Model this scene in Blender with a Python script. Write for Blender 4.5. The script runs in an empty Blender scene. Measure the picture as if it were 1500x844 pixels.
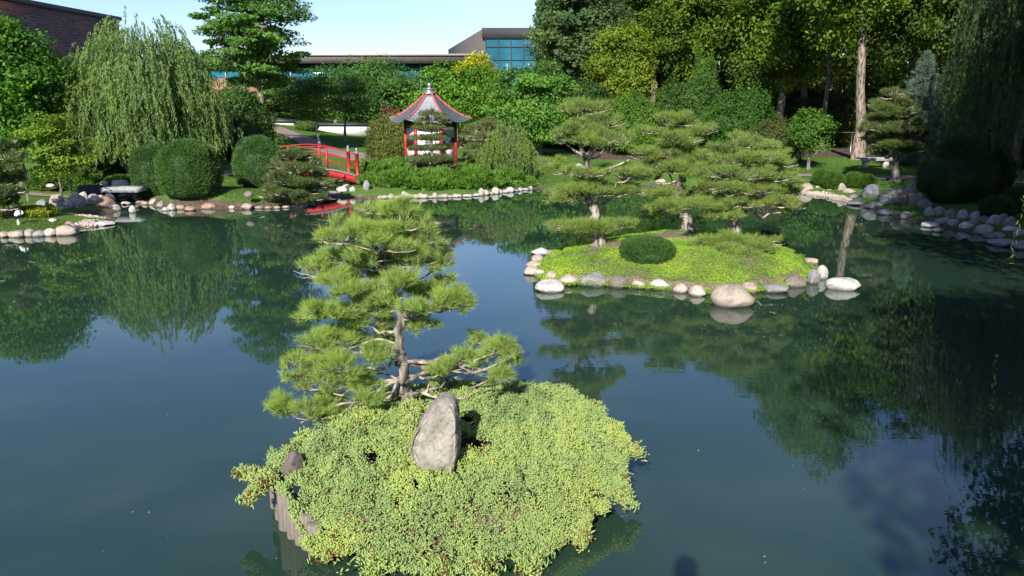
import bpy, math
import numpy as np
from mathutils import Vector
rng = np.random.default_rng(7)
R = math.radians
S = bpy.context.scene
COL = S.collection
# ------------------------------------------------------------------ camera and picture rays
H, PITCH, F = 3.5, R(13.9), 1167.0
SP, CP = math.sin(PITCH), math.cos(PITCH)
def ray(px, py):
    u, v = (px - 750) / F, (422 - py) / F
    return np.array([u, CP + v * SP, -SP + v * CP])
def at_z(px, py, z=0.0):
    d = ray(px, py); t = (z - H) / d[2]
    return np.array([d[0] * t, d[1] * t, z])
def at_y(px, py, y):
    d = ray(px, py); t = y / d[1]
    return np.array([d[0] * t, y, H + d[2] * t])
def ppm(y, z=1.0):           # photo pixels per metre at distance y
    return F / (y * CP + (H - z) * SP)
cam = bpy.data.cameras.new('camera'); cam.lens = 28.0; cam.sensor_width = 36.0; cam.clip_end = 1500
co = bpy.data.objects.new('camera', cam); COL.objects.link(co)
co.location = (0, 0, H); co.rotation_euler = (math.pi / 2 - PITCH, 0, 0); S.camera = co
# ------------------------------------------------------------------ light
EL, AZ = R(32.5), R(14)
sd = Vector((math.sin(AZ) * math.cos(EL), math.cos(AZ) * math.cos(EL), -math.sin(EL)))
sl = bpy.data.lights.new('sun', 'SUN'); sl.energy = 5.0; sl.angle = R(0.5); sl.color = (1.0, 0.95, 0.86)
so = bpy.data.objects.new('sun', sl); COL.objects.link(so); so.rotation_euler = sd.to_track_quat('-Z', 'Y').to_euler()
w = bpy.data.worlds.new('World'); S.world = w; w.use_nodes = True
nt = w.node_tree; nt.nodes.clear()
sky = nt.nodes.new('ShaderNodeTexSky'); sky.sky_type = 'NISHITA'; sky.sun_disc = False
sky.sun_elevation = EL; sky.sun_rotation = math.pi + AZ; sky.altitude = 200; sky.air_density = 1.0; sky.dust_density = 0.4; sky.ozone_density = 2.0
bg = nt.nodes.new('ShaderNodeBackground'); bg.inputs[1].default_value = 0.10
wo = nt.nodes.new('ShaderNodeOutputWorld')
# thin high cloud streaks mixed into the sky
tc = nt.nodes.new('ShaderNodeTexCoord'); mp = nt.nodes.new('ShaderNodeMapping'); mp.inputs['Scale'].default_value = (2.0, 2.0, 9.0)
cn = nt.nodes.new('ShaderNodeTexNoise'); cn.inputs['Scale'].default_value = 1.6; cn.inputs['Detail'].default_value = 6
cr = nt.nodes.new('ShaderNodeMapRange'); cr.inputs[1].default_value = 0.45; cr.inputs[2].default_value = 0.75; cr.inputs[4].default_value = 0.28
mx = nt.nodes.new('ShaderNodeMix'); mx.data_type = 'RGBA'; mx.inputs[7].default_value = (5.0, 5.6, 6.8, 1)
nt.links.new(tc.outputs['Generated'], mp.inputs[0]); nt.links.new(mp.outputs[0], cn.inputs['Vector'])
nt.links.new(cn.outputs[0], cr.inputs[0]); nt.links.new(cr.outputs[0], mx.inputs[0]); 
tm = nt.nodes.new('ShaderNodeMix'); tm.data_type = 'RGBA'; tm.blend_type = 'MULTIPLY'; tm.inputs[0].default_value = 1.0; tm.inputs[7].default_value = (0.66, 0.73, 0.97, 1)
nt.links.new(sky.outputs[0], tm.inputs[6]); nt.links.new(tm.outputs[2], mx.inputs[6])
nt.links.new(mx.outputs[2], bg.inputs[0]); nt.links.new(bg.outputs[0], wo.inputs[0])
S.view_settings.view_transform = 'Standard'; S.view_settings.look = 'None'; S.view_settings.gamma = 1; S.view_settings.exposure = 0.9
S.view_settings.use_curve_mapping = False
S.render.engine = 'CYCLES'
S.cycles.max_bounces = 6; S.cycles.diffuse_bounces = 3; S.cycles.glossy_bounces = 3; S.cycles.transmission_bounces = 3
S.cycles.caustics_reflective = False; S.cycles.caustics_refractive = False; S.cycles.use_denoising = True
# ------------------------------------------------------------------ materials
def mat(name):
    m = bpy.data.materials.new(name); m.use_nodes = True; n = m.node_tree.nodes
    return m, n, m.node_tree.links, n['Principled BSDF']
def noise(n, l, scale, detail=4, coord='Object', rough=0.6, sc=None):
    t = n.new('ShaderNodeTexCoord'); x = n.new('ShaderNodeTexNoise')
    x.inputs['Scale'].default_value = scale; x.inputs['Detail'].default_value = detail; x.inputs['Roughness'].default_value = rough
    if sc:
        mpp = n.new('ShaderNodeMapping'); mpp.inputs['Scale'].default_value = sc
        l.new(t.outputs[coord], mpp.inputs[0]); l.new(mpp.outputs[0], x.inputs['Vector'])
    else: l.new(t.outputs[coord], x.inputs['Vector'])
    return x.outputs[0]
def ramp(n, l, src, stops):
    r = n.new('ShaderNodeValToRGB'); e = r.color_ramp.elements
    while len(e) < len(stops): e.new(0.5)
    for k, (p, c) in enumerate(stops): e[k].position = p; e[k].color = (*c, 1)
    l.new(src, r.inputs[0]); return r.outputs[0]
def mul(n, l, a, b, mode='MULTIPLY', fac=1.0):
    x = n.new('ShaderNodeMix'); x.data_type = 'RGBA'; x.blend_type = mode
    if hasattr(fac, 'links') or not isinstance(fac, float): l.new(fac, x.inputs[0])
    else: x.inputs[0].default_value = fac
    for s, i in ((a, 6), (b, 7)):
        if isinstance(s, tuple): x.inputs[i].default_value = (*s, 1)
        else: l.new(s, x.inputs[i])
    return x.outputs[2]
def bump(n, l, src, p, strength=0.5, dist=0.02):
    b = n.new('ShaderNodeBump'); b.inputs['Strength'].default_value = strength; b.inputs['Distance'].default_value = dist
    l.new(src, b.inputs['Height']); l.new(b.outputs[0], p.inputs['Normal']); return b
def ocol(n): return n.new('ShaderNodeObjectInfo').outputs['Color']
def leaf_material(name, trans=0.42, rough=0.55, tip=(1.5, 1.25, 0.7), dead=None):
    m, n, l, p = mat(name)
    a = n.new('ShaderNodeAttribute'); a.attribute_name = 'tint'
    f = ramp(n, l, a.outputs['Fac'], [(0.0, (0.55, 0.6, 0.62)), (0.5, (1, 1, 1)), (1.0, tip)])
    c = mul(n, l, ocol(n), f)
    if dead:
        g = n.new('ShaderNodeMath'); g.operation = 'GREATER_THAN'; g.inputs[1].default_value = 1.0; l.new(a.outputs['Fac'], g.inputs[0])
        c = mul(n, l, c, dead, 'MIX', g.outputs[0])
    l.new(c, p.inputs['Base Color']); p.inputs['Roughness'].default_value = rough; p.inputs['Specular IOR Level'].default_value = 0.25
    t = n.new('ShaderNodeBsdfTranslucent'); tcx = mul(n, l, c, (1.25, 1.3, 0.55)); l.new(tcx, t.inputs[0])
    ms = n.new('ShaderNodeMixShader'); ms.inputs[0].default_value = trans
    l.new(p.outputs[0], ms.inputs[1]); l.new(t.outputs[0], ms.inputs[2]); l.new(ms.outputs[0], n['Material Output'].inputs[0])
    return m
M = {}
M['leaf'] = leaf_material('leaf', dead=(0.25, 0.13, 0.05))
M['needle'] = leaf_material('needle', 0.4, 0.5, (1.3, 1.15, 0.75), dead=(0.22, 0.13, 0.06))
m, n, l, p = mat('bark'); v = noise(n, l, 9, 6, sc=(1.5, 1.5, 0.35)); c = ramp(n, l, v, [(0.38, (0.18, 0.16, 0.15)), (0.5, (0.85, 0.83, 0.8)), (0.66, (1.5, 1.46, 1.4))])
l.new(mul(n, l, ocol(n), c), p.inputs['Base Color']); p.inputs['Roughness'].default_value = 0.9; bump(n, l, v, p, 0.9, 0.04); M['bark'] = m
m, n, l, p = mat('rock'); v = noise(n, l, 4.5, 8, rough=0.7); v2 = noise(n, l, 38, 5, rough=0.75)
c = ramp(n, l, v, [(0.3, (0.55, 0.55, 0.56)), (0.5, (1, 1, 1)), (0.7, (1.25, 1.2, 1.15))]); c2 = ramp(n, l, v2, [(0.35, (0.6, 0.6, 0.6)), (0.5, (1, 1, 1)), (0.7, (1.2, 1.2, 1.2))])
c = mul(n, l, mul(n, l, ocol(n), c), c2)
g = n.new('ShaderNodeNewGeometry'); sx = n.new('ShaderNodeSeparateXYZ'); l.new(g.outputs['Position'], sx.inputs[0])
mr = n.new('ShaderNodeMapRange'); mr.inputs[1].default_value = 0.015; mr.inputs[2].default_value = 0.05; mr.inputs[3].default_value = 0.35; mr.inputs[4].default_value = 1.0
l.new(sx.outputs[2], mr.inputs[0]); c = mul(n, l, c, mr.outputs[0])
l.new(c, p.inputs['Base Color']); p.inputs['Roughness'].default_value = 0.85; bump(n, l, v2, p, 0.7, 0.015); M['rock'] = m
m, n, l, p = mat('ground'); a = n.new('ShaderNodeAttribute'); a.attribute_name = 'tint'
v = noise(n, l, 0.35, 5); v2 = noise(n, l, 14, 6, rough=0.8); v3 = noise(n, l, 60, 4, rough=0.8)
gr = ramp(n, l, v, [(0.3, (0.07, 0.15, 0.028)), (0.5, (0.10, 0.195, 0.035)), (0.7, (0.14, 0.215, 0.05))])
gr = mul(n, l, gr, ramp(n, l, v3, [(0.3, (0.5, 0.55, 0.5)), (0.7, (1.35, 1.3, 1.3))]))
so_ = ramp(n, l, v2, [(0.3, (0.03, 0.02, 0.014)), (0.5, (0.10, 0.07, 0.05)), (0.7, (0.24, 0.19, 0.15))])
ad = n.new('ShaderNodeMath'); ad.operation = 'ADD'; l.new(a.outputs['Fac'], ad.inputs[0]); sb = n.new('ShaderNodeMath'); sb.operation = 'MULTIPLY_ADD'
l.new(v2, sb.inputs[0]); sb.inputs[1].default_value = 0.8; sb.inputs[2].default_value = -0.4; l.new(sb.outputs[0], ad.inputs[1])
st = n.new('ShaderNodeMapRange'); st.inputs[1].default_value = 0.4; st.inputs[2].default_value = 0.6; l.new(ad.outputs[0], st.inputs[0])
l.new(mul(n, l, gr, so_, 'MIX', st.outputs[0]), p.inputs['Base Color']); p.inputs['Roughness'].default_value = 0.95; p.inputs['Specular IOR Level'].default_value = 0.1
bump(n, l, v3, p, 0.9, 0.04); M['ground'] = m
def simple(name, colr, rough=0.6, nscale=None, amount=0.3, bmp=0.0, metallic=0.0, sc=None):
    m, n, l, p = mat(name); p.inputs['Roughness'].default_value = rough; p.inputs['Metallic'].default_value = metallic
    if nscale:
        v = noise(n, l, nscale, 6, rough=0.7, sc=sc)
        c = ramp(n, l, v, [(0.3, tuple(x * (1 - amount) for x in colr)), (0.5, colr), (0.7, tuple(min(1, x * (1 + amount)) for x in colr))])
        l.new(c, p.inputs['Base Color'])
        if bmp: bump(n, l, v, p, bmp, 0.02)
    else: p.inputs['Base Color'].default_value = (*colr, 1)
    M[name] = m; return m
simple('soil', (0.09, 0.055, 0.038), 0.95, 16, 0.7, 0.9)
simple('dry_soil', (0.16, 0.115, 0.09), 0.95, 12, 0.6, 0.9)
simple('path', (0.22, 0.165, 0.135), 0.95, 20, 0.35, 0.5)
simple('gravel', (0.33, 0.27, 0.23), 0.95, 30, 0.6, 0.9)
simple('red_paint', (0.38, 0.018, 0.02), 0.62, 9, 0.35)
simple('old_wood', (0.17, 0.145, 0.12), 0.9, 22, 0.5, 0.8, sc=(1, 1, 0.12))
simple('white_plaster', (0.62, 0.61, 0.58), 0.85, 3, 0.08)
simple('white_paint', (0.74, 0.74, 0.72), 0.55, 5, 0.06)
simple('dark_paint', (0.03, 0.032, 0.036), 0.5, 6, 0.3)
simple('roof_metal', (0.085, 0.10, 0.115), 0.42, 4, 0.3, sc=(1, 1, 1))
simple('roof_edge', (0.10, 0.17, 0.19), 0.5, 6, 0.3)
simple('roof_red', (0.42, 0.07, 0.075), 0.6, 8, 0.25)
simple('pewter', (0.30, 0.30, 0.30), 0.45, 8, 0.25, metallic=0.7)
simple('deck_wood', (0.20, 0.18, 0.16), 0.85, 14, 0.4, 0.4)
simple('fascia', (0.085, 0.072, 0.066), 0.8, 2, 0.25)
simple('dark_fascia', (0.035, 0.033, 0.036), 0.7, 3, 0.2)
simple('concrete', (0.36, 0.34, 0.31), 0.9, 5, 0.2, 0.2)
simple('shingle_white', (0.42, 0.40, 0.38), 0.8, 6, 0.2)
simple('rope', (0.28, 0.20, 0.11), 0.9)
simple('orange_tile', (0.33, 0.17, 0.11), 0.85, 3, 0.3)
simple('black', (0.012, 0.012, 0.013), 0.5)
m, n, l, p = mat('window_glass'); v = noise(n, l, 0.25, 3); l.new(ramp(n, l, v, [(0.35, (0.03, 0.16, 0.24)), (0.65, (0.06, 0.30, 0.40))]), p.inputs['Base Color'])
p.inputs['Roughness'].default_value = 0.08; p.inputs['Metallic'].default_value = 0.55; M['window_glass'] = m
m, n, l, p = mat('brick'); t = n.new('ShaderNodeTexCoord'); mpp = n.new('ShaderNodeMapping'); mpp.inputs['Rotation'].default_value = (0, R(90), R(90)); b = n.new('ShaderNodeTexBrick')
sxx = n.new('ShaderNodeSeparateXYZ'); cxx = n.new('ShaderNodeCombineXYZ'); l.new(t.outputs['Object'], sxx.inputs[0]); sm = n.new('ShaderNodeMath'); l.new(sxx.outputs[0], sm.inputs[0]); l.new(sxx.outputs[1], sm.inputs[1])
l.new(sm.outputs[0], cxx.inputs[0]); l.new(sxx.outputs[2], cxx.inputs[1]); l.new(cxx.outputs[0], b.inputs['Vector'])
b.inputs['Color1'].default_value = (0.20, 0.075, 0.055, 1); b.inputs['Color2'].default_value = (0.075, 0.032, 0.03, 1); b.inputs['Mortar'].default_value = (0.20, 0.15, 0.13, 1)
b.inputs['Scale'].default_value = 1.0; b.inputs['Brick Width'].default_value = 0.6; b.inputs['Row Height'].default_value = 0.2; b.inputs['Mortar Size'].default_value = 0.012
l.new(b.outputs[0], p.inputs['Base Color']); p.inputs['Roughness'].default_value = 0.9; M['brick'] = m
# water: turbid pond with a clear reflecting surface and faint ripples
m, n, l, p = mat('pond_water')
v = noise(n, l, 0.12, 3, 'Object'); l.new(ramp(n, l, v, [(0.3, (0.015, 0.035, 0.023)), (0.7, (0.020, 0.043, 0.027))]), p.inputs['Base Color'])
p.inputs['Roughness'].default_value = 0.5; p.inputs['Specular IOR Level'].default_value = 0.0
rip = noise(n, l, 2.2, 3, 'Object', sc=(1.0, 3.2, 1)); msk = noise(n, l, 0.09, 2, 'Object', sc=(0.8, 1.6, 1))
mk = n.new('ShaderNodeMapRange'); mk.inputs[1].default_value = 0.5; mk.inputs[2].default_value = 0.72; mk.inputs[3].default_value = 0.10; mk.inputs[4].default_value = 0.6; l.new(msk, mk.inputs[0])
mm = n.new('ShaderNodeMath'); mm.operation = 'MULTIPLY'; l.new(rip, mm.inputs[0]); l.new(mk.outputs[0], mm.inputs[1])
bn = bump(n, l, mm.outputs[0], p, 0.2, 0.012)
gs = n.new('ShaderNodeBsdfGlossy'); gs.inputs['Roughness'].default_value = 0.012; gs.inputs['Color'].default_value = (0.94, 1, 0.97, 1); fr = n.new('ShaderNodeFresnel'); fr.inputs['IOR'].default_value = 1.45
l.new(bn.outputs[0], gs.inputs['Normal']); l.new(bn.outputs[0], fr.inputs['Normal'])
fm = n.new('ShaderNodeMath'); fm.operation = 'MULTIPLY_ADD'; fm.use_clamp = True; fm.inputs[1].default_value = 1.2; fm.inputs[2].default_value = 0.01; l.new(fr.outputs[0], fm.inputs[0])
wm = n.new('ShaderNodeMixShader'); l.new(fm.outputs[0], wm.inputs[0]); l.new(p.outputs[0], wm.inputs[1]); l.new(gs.outputs[0], wm.inputs[2]); l.new(wm.outputs[0], n['Material Output'].inputs[0]); M['water'] = m
# ------------------------------------------------------------------ mesh builder
class MB:
    def __init__(s): s.v = []; s.t = []; s.f = {3: [], 4: []}; s.n = 0; s.poly = []
    def add(s, v, f, tint=0.5):
        v = np.asarray(v, float).reshape(-1, 3); f = np.asarray(f, int)
        s.v.append(v); s.f[f.shape[1]].append(f + s.n)
        s.t.append(np.broadcast_to(np.asarray(tint, float), (len(v),)).copy()); s.n += len(v); return s
    def addpoly(s, v, faces):
        for f in faces:
            if len(f) in (3, 4): pass
        v = np.asarray(v, float); base = s.n; s.v.append(v); s.t.append(np.full(len(v), .5)); s.n += len(v)
        for f in faces:
            if len(f) in (3, 4): s.f[len(f)].append(np.array([f]) + base)
            else: s.poly.append([i + base for i in f])
        return s
    def box(s, c, size, rot=0.0, taper=0.0):
        x, y, z = np.array(size) / 2.0
        v = np.array([[-x, -y, -z], [x, -y, -z], [x, y, -z], [-x, y, -z], [-x, -y, z], [x, -y, z], [x, y, z], [-x, y, z]])
        v[4:, :2] *= (1 - taper); ca, sa = math.cos(rot), math.sin(rot)
        v = np.c_[v[:, 0] * ca - v[:, 1] * sa, v[:, 0] * sa + v[:, 1] * ca, v[:, 2]] + np.array(c)
        return s.add(v, [[0, 3, 2, 1], [4, 5, 6, 7], [0, 1, 5, 4], [1, 2, 6, 5], [2, 3, 7, 6], [3, 0, 4, 7]])
    def tube(s, P, r, k=6, tint=0.5, rough=0.0, cap=True):
        P = np.asarray(P, float); m = len(P); r = np.broadcast_to(np.asarray(r, float), (m,))
        T = np.gradient(P, axis=0); T /= np.linalg.norm(T, axis=1)[:, None] + 1e-9
        up = np.where(np.abs(T[:, 2:3]) > 0.9, np.array([[1., 0, 0]]), np.array([[0, 0, 1.]]))
        if (np.abs(T[:, 2]) > 0.6).any(): up = np.tile(np.array([[1., 0.05, 0]]), (m, 1)) if np.abs(T[:, 0]).max() < 0.95 else up
        A = np.cross(T, up); A /= np.linalg.norm(A, axis=1)[:, None] + 1e-9; B = np.cross(T, A)
        a = np.arange(k) * 2 * math.pi / k
        rr = r[:, None, None] * (1 + (rng.uniform(-rough, rough, (m, k, 1)) if rough else 0))
        V = P[:, None, :] + rr * (np.cos(a)[None, :, None] * A[:, None, :] + np.sin(a)[None, :, None] * B[:, None, :])
        i = np.arange(m - 1)[:, None] * k; j = np.arange(k)[None, :]; j2 = (j + 1) % k
        f = np.stack([i + j, i + j2, i + k + j2, i + k + j], -1).reshape(-1, 4)
        s.add(V.reshape(-1, 3), f, tint)
        if cap:
            o = s.n - m * k; s.poly.append([o + q for q in range(k)]); s.poly.append([o + (m - 1) * k + q for q in range(k)][::-1])
        return s
    def build(s, name, material, parent=None, smooth=False, color=None):
        V = np.concatenate(s.v); me = bpy.data.meshes.new(name)
        loops = []; tot = []
        for k in (3, 4):
            if s.f[k]:
                f = np.concatenate(s.f[k]); loops.append(f.ravel()); tot.append(np.full(len(f), k))
        for q in s.poly: loops.append(np.array(q)); tot.append(np.array([len(q)]))
        L = np.concatenate(loops).astype(np.int32); T = np.concatenate(tot).astype(np.int32)
        me.vertices.add(len(V)); me.loops.add(len(L)); me.polygons.add(len(T))
        me.vertices.foreach_set('co', V.astype(np.float32).ravel()); me.loops.foreach_set('vertex_index', L)
        me.polygons.foreach_set('loop_start', np.concatenate([[0], np.cumsum(T)[:-1]]).astype(np.int32))
        me.polygons.foreach_set('loop_total', T)
        if smooth: me.polygons.foreach_set('use_smooth', np.ones(len(T), bool))
        a = me.attributes.new('tint', 'FLOAT', 'POINT'); a.data.foreach_set('value', np.concatenate(s.t).astype(np.float32))
        me.update(calc_edges=True); me.materials.append(M[material] if isinstance(material, str) else material)
        o = bpy.data.objects.new(name, me); COL.objects.link(o)
        if parent: o.parent = parent
        if color: o.color = (*color, 1)
        return o
def tag(o, label=None, cat=None, group=None, kind=None):
    if label: o['label'] = label
    if cat: o['category'] = cat
    if group: o['group'] = group
    if kind: o['kind'] = kind
    return o
def empty(name, label, cat, group=None, loc=(0, 0, 0), rz=0):
    o = bpy.data.objects.new(name, None); COL.objects.link(o); o.location = tuple(loc); o.rotation_euler = (0, 0, rz); o.empty_display_size = 0.2
    return tag(o, label, cat, group)
# vector noise
def _h(i, j, k):
    x = np.sin(i * 127.1 + j * 311.7 + k * 74.7) * 43758.5453; return x - np.floor(x)
def vnoise(P, s=1.0):
    P = np.asarray(P, float) * s; I = np.floor(P); f = P - I; f = f * f * (3 - 2 * f); i, j, k = I.T; a, b, c = f.T; o = 0
    for di in (0, 1):
        for dj in (0, 1):
            for dk in (0, 1):
                o = o + _h(i + di, j + dj, k + dk) * (a if di else 1 - a) * (b if dj else 1 - b) * (c if dk else 1 - c)
    return o - 0.5
def fbm(P, s=1.0, o=3):
    r = 0; a = 1
    for q in range(o): r = r + a * vnoise(P + q * 17.3, s * 2 ** q); a *= .5
    return r
def unit(v): return v / (np.linalg.norm(v, axis=-1, keepdims=True) + 1e-9)
def rdir(n): return unit(rng.normal(size=(n, 3)))
# leaves: rhombic faces.  P centre, A long axis, N facing
def leaves(mb, P, A, N, L, W, tint):
    A = unit(A); B = unit(np.cross(A, N)); L = np.broadcast_to(L, (len(P),))[:, None]; W = np.broadcast_to(W, (len(P),))[:, None]
    V = np.stack([P - A * L / 2, P + B * W / 2 - A * L * .05, P + A * L / 2, P - B * W / 2 - A * L * .05], 1)
    f = np.arange(len(P) * 4).reshape(-1, 4); mb.add(V.reshape(-1, 3), f, np.repeat(tint, 4))
def needles(mb, P, D, k, L, W, spread, tint):
    n = len(P); d = unit(np.repeat(D, k, 0) + rng.normal(size=(n * k, 3)) * spread); p = np.repeat(P, k, 0) - np.repeat(D, k, 0) * (rng.uniform(0, L * .9, (n * k, 1)))
    s = unit(np.cross(d, rng.normal(size=(n * k, 3)))); ln = L * rng.uniform(.65, 1.1, (n * k, 1))
    V = np.stack([p - s * W / 2, p + s * W / 2, p + d * ln], 1)
    mb.add(V.reshape(-1, 3), np.arange(n * k * 3).reshape(-1, 3), np.repeat(np.repeat(tint, k) + rng.uniform(-.12, .12, n * k), 3))
_t = (1 + 5 ** .5) / 2
def ico(sub):
    v = [(-1, _t, 0), (1, _t, 0), (-1, -_t, 0), (1, -_t, 0), (0, -1, _t), (0, 1, _t), (0, -1, -_t), (0, 1, -_t), (_t, 0, -1), (_t, 0, 1), (-_t, 0, -1), (-_t, 0, 1)]
    f = [(0, 11, 5), (0, 5, 1), (0, 1, 7), (0, 7, 10), (0, 10, 11), (1, 5, 9), (5, 11, 4), (11, 10, 2), (10, 7, 6), (7, 1, 8), (3, 9, 4), (3, 4, 2), (3, 2, 6), (3, 6, 8), (3, 8, 9), (4, 9, 5), (2, 4, 11), (6, 2, 10), (8, 6, 7), (9, 8, 1)]
    v = [np.array(x) / np.linalg.norm(x) for x in v]
    for _ in range(sub):
        c = {}; nf = []
        def mid(a, b):
            k = (min(a, b), max(a, b))
            if k not in c: q = v[a] + v[b]; v.append(q / np.linalg.norm(q)); c[k] = len(v) - 1
            return c[k]
        for a, b, d in f:
            x, y, z = mid(a, b), mid(b, d), mid(d, a); nf += [(a, x, z), (b, y, x), (d, z, y), (x, y, z)]
        f = nf
    return np.array(v), np.array(f)
ICO = {k: ico(k) for k in (1, 2, 3, 4)}
# ------------------------------------------------------------------ shoreline and terrain
SH = [(-330, 385), (-150, 362), (0, 347), (50, 346), (104, 343), (118, 334), (165, 330), (168, 323), (122, 318), (126, 313), (172, 311), (172, 300), (152, 290), (172, 284), (198, 288), (214, 298), (245, 307), (300, 306), (360, 306), (430, 303), (468, 300), (478, 292), (468, 280), (478, 268), (498, 268), (500, 280), (482, 288), (530, 291), (580, 291), (640, 289), (690, 288), (725, 284), (765, 279), (790, 277), (850, 275), (930, 274), (1000, 275), (1080, 278), (1150, 281), (1200, 286), (1240, 295), (1262, 303), (1300, 313), (1330, 324), (1400, 337), (1450, 346), (1500, 362), (1560, 378)]
POND = [at_z(*q)[:2] for q in SH] + [np.array(q) for q in ((11.3, 13.5), (8.8, 8), (7.3, 3), (6.5, -6), (-9, -6), (-12.5, 2), (-14, 10))]
POND = np.array(POND)
def sdf(X, Y, poly):
    d = np.full(X.shape, 1e9); ins = np.zeros(X.shape, bool); n_ = len(poly)
    for i in range(n_):
        a, b = poly[i], poly[(i + 1) % n_]; e = b - a; wx, wy = X - a[0], Y - a[1]
        t = np.clip((wx * e[0] + wy * e[1]) / (e @ e), 0, 1); d = np.minimum(d, np.hypot(wx - t * e[0], wy - t * e[1]))
        c = ((a[1] > Y) != (b[1] > Y)) & (X < (b[0] - a[0]) * (Y - a[1]) / (b[1] - a[1] + 1e-12) + a[0]); ins ^= c
    return np.where(ins, -d, d)
def ground_z(X, Y):
    X = np.atleast_1d(np.asarray(X, float)); Y = np.atleast_1d(np.asarray(Y, float)); s = sdf(X, Y, POND); q = np.maximum(s, 0)
    z = np.where(s < 0, np.maximum(-.9, s * .8), .10 * (1 - np.exp(-q / .18)) + .30 * (1 - np.exp(-q / 3.5)))
    z = z + np.where(s > 0, fbm(np.c_[X.ravel(), Y.ravel(), 0 * X.ravel()].reshape(-1, 3), .35, 2).reshape(X.shape) * .16 * (1 - np.exp(-q / 1.5)), 0)
    hill = np.clip((-X - 9) / 10, 0, 1) * np.clip((Y - 27) / 12, 0, 1.6) * 0.9
    bank = .35 * np.exp(-(((X + 9.6) / 1.7) ** 2 + ((Y - 25.2) / 1.2) ** 2))
    return np.where(s > 0, z + hill + bank, z)
def gz(x, y): return float(ground_z(x, y)[0])
def spaced(lo, a, b, hi, st):
    i = np.arange(a, b + 1e-6, st); l1 = []; v = a; d = st
    while v > lo: d *= 1.25; v -= d; l1.append(v)
    l2 = []; v = b; d = st
    while v < hi: d *= 1.25; v += d; l2.append(v)
    return np.concatenate([l1[::-1], i, l2])
xs = spaced(-400, -22, 22, 400, .2); ys = spaced(-300, 14, 42, 600, .2)
GX, GY = np.meshgrid(xs, ys); GZ = ground_z(GX.ravel(), GY.ravel()).reshape(GX.shape)
GS = sdf(GX, GY, POND)
def grid_faces(ny, nx):
    i = np.arange(ny - 1)[:, None] * nx + np.arange(nx - 1)[None, :]; return np.stack([i, i + 1, i + nx + 1, i + nx], -1).reshape(-1, 4)
soil = np.clip(1 - GS / .35, 0, 1); soil = np.where(GY > 38, np.maximum(soil, np.where(GX > 3, np.clip((GY - 37) / 2, 0, 1), 0)), soil)
soil = np.where((GX > -18) & (GX < -11.5) & (GY > 20.5) & (GY < 26.5), np.maximum(soil, .35), soil)
mb = MB(); mb.add(np.stack([GX, GY, GZ], -1).reshape(-1, 3), grid_faces(*GX.shape), soil.ravel())
tag(mb.build('ground', 'ground', smooth=True), kind='structure')
wx = np.linspace(-60, 60, 3); mb = MB(); XX, YY = np.meshgrid([-25., 25.], [-12., 36.])
mb.add(np.stack([XX, YY, 0 * XX], -1).reshape(-1, 3), grid_faces(2, 2)); tag(mb.build('water', 'water'), kind='structure')
def ribbon(name, pts, width, material, dz=0.012, label=None):
    P = np.array(pts, float); t = np.linspace(0, len(P) - 1, 60 * (len(P) - 1) // 2); Q = np.c_[np.interp(t, range(len(P)), P[:, 0]), np.interp(t, range(len(P)), P[:, 1])]
    for _ in range(8): Q[1:-1] = (Q[:-2] + Q[2:] + 2 * Q[1:-1]) / 4
    T = unit(np.gradient(Q, axis=0)); Nn = np.c_[-T[:, 1], T[:, 0]]; cols = np.linspace(-1, 1, 9)
    W = width / 2 * (1 + .08 * vnoise(np.c_[Q, Q[:, :1]], .8))
    V = Q[:, None, :] + Nn[:, None, :] * cols[None, :, None] * W[:, None, None]
    z = ground_z(V[..., 0].ravel(), V[..., 1].ravel()) + dz
    mb = MB(); mb.add(np.c_[V.reshape(-1, 2), z], grid_faces(len(Q), 9)); return tag(mb.build(name, material, smooth=True), kind='structure')
def gp(px, py, z=.4): q = at_z(px, py, z); return (q[0], q[1])
ribbon('path', [gp(-100, 277), gp(40, 277), gp(110, 279), gp(150, 277)], .5, 'path', .03)
ribbon('path', [gp(200, 272), gp(330, 256), gp(360, 249)], .8, 'path', .03)
ribbon('path', [gp(395, 207), gp(430, 213), gp(480, 222), gp(540, 233), gp(600, 243)], 1.7, 'path', .04)
ribbon('path', [gp(1040, 251), gp(1165, 253), gp(1250, 256), gp(1340, 258), gp(1460, 262), gp(1600, 268)], .85, 'path', .04)
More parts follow.
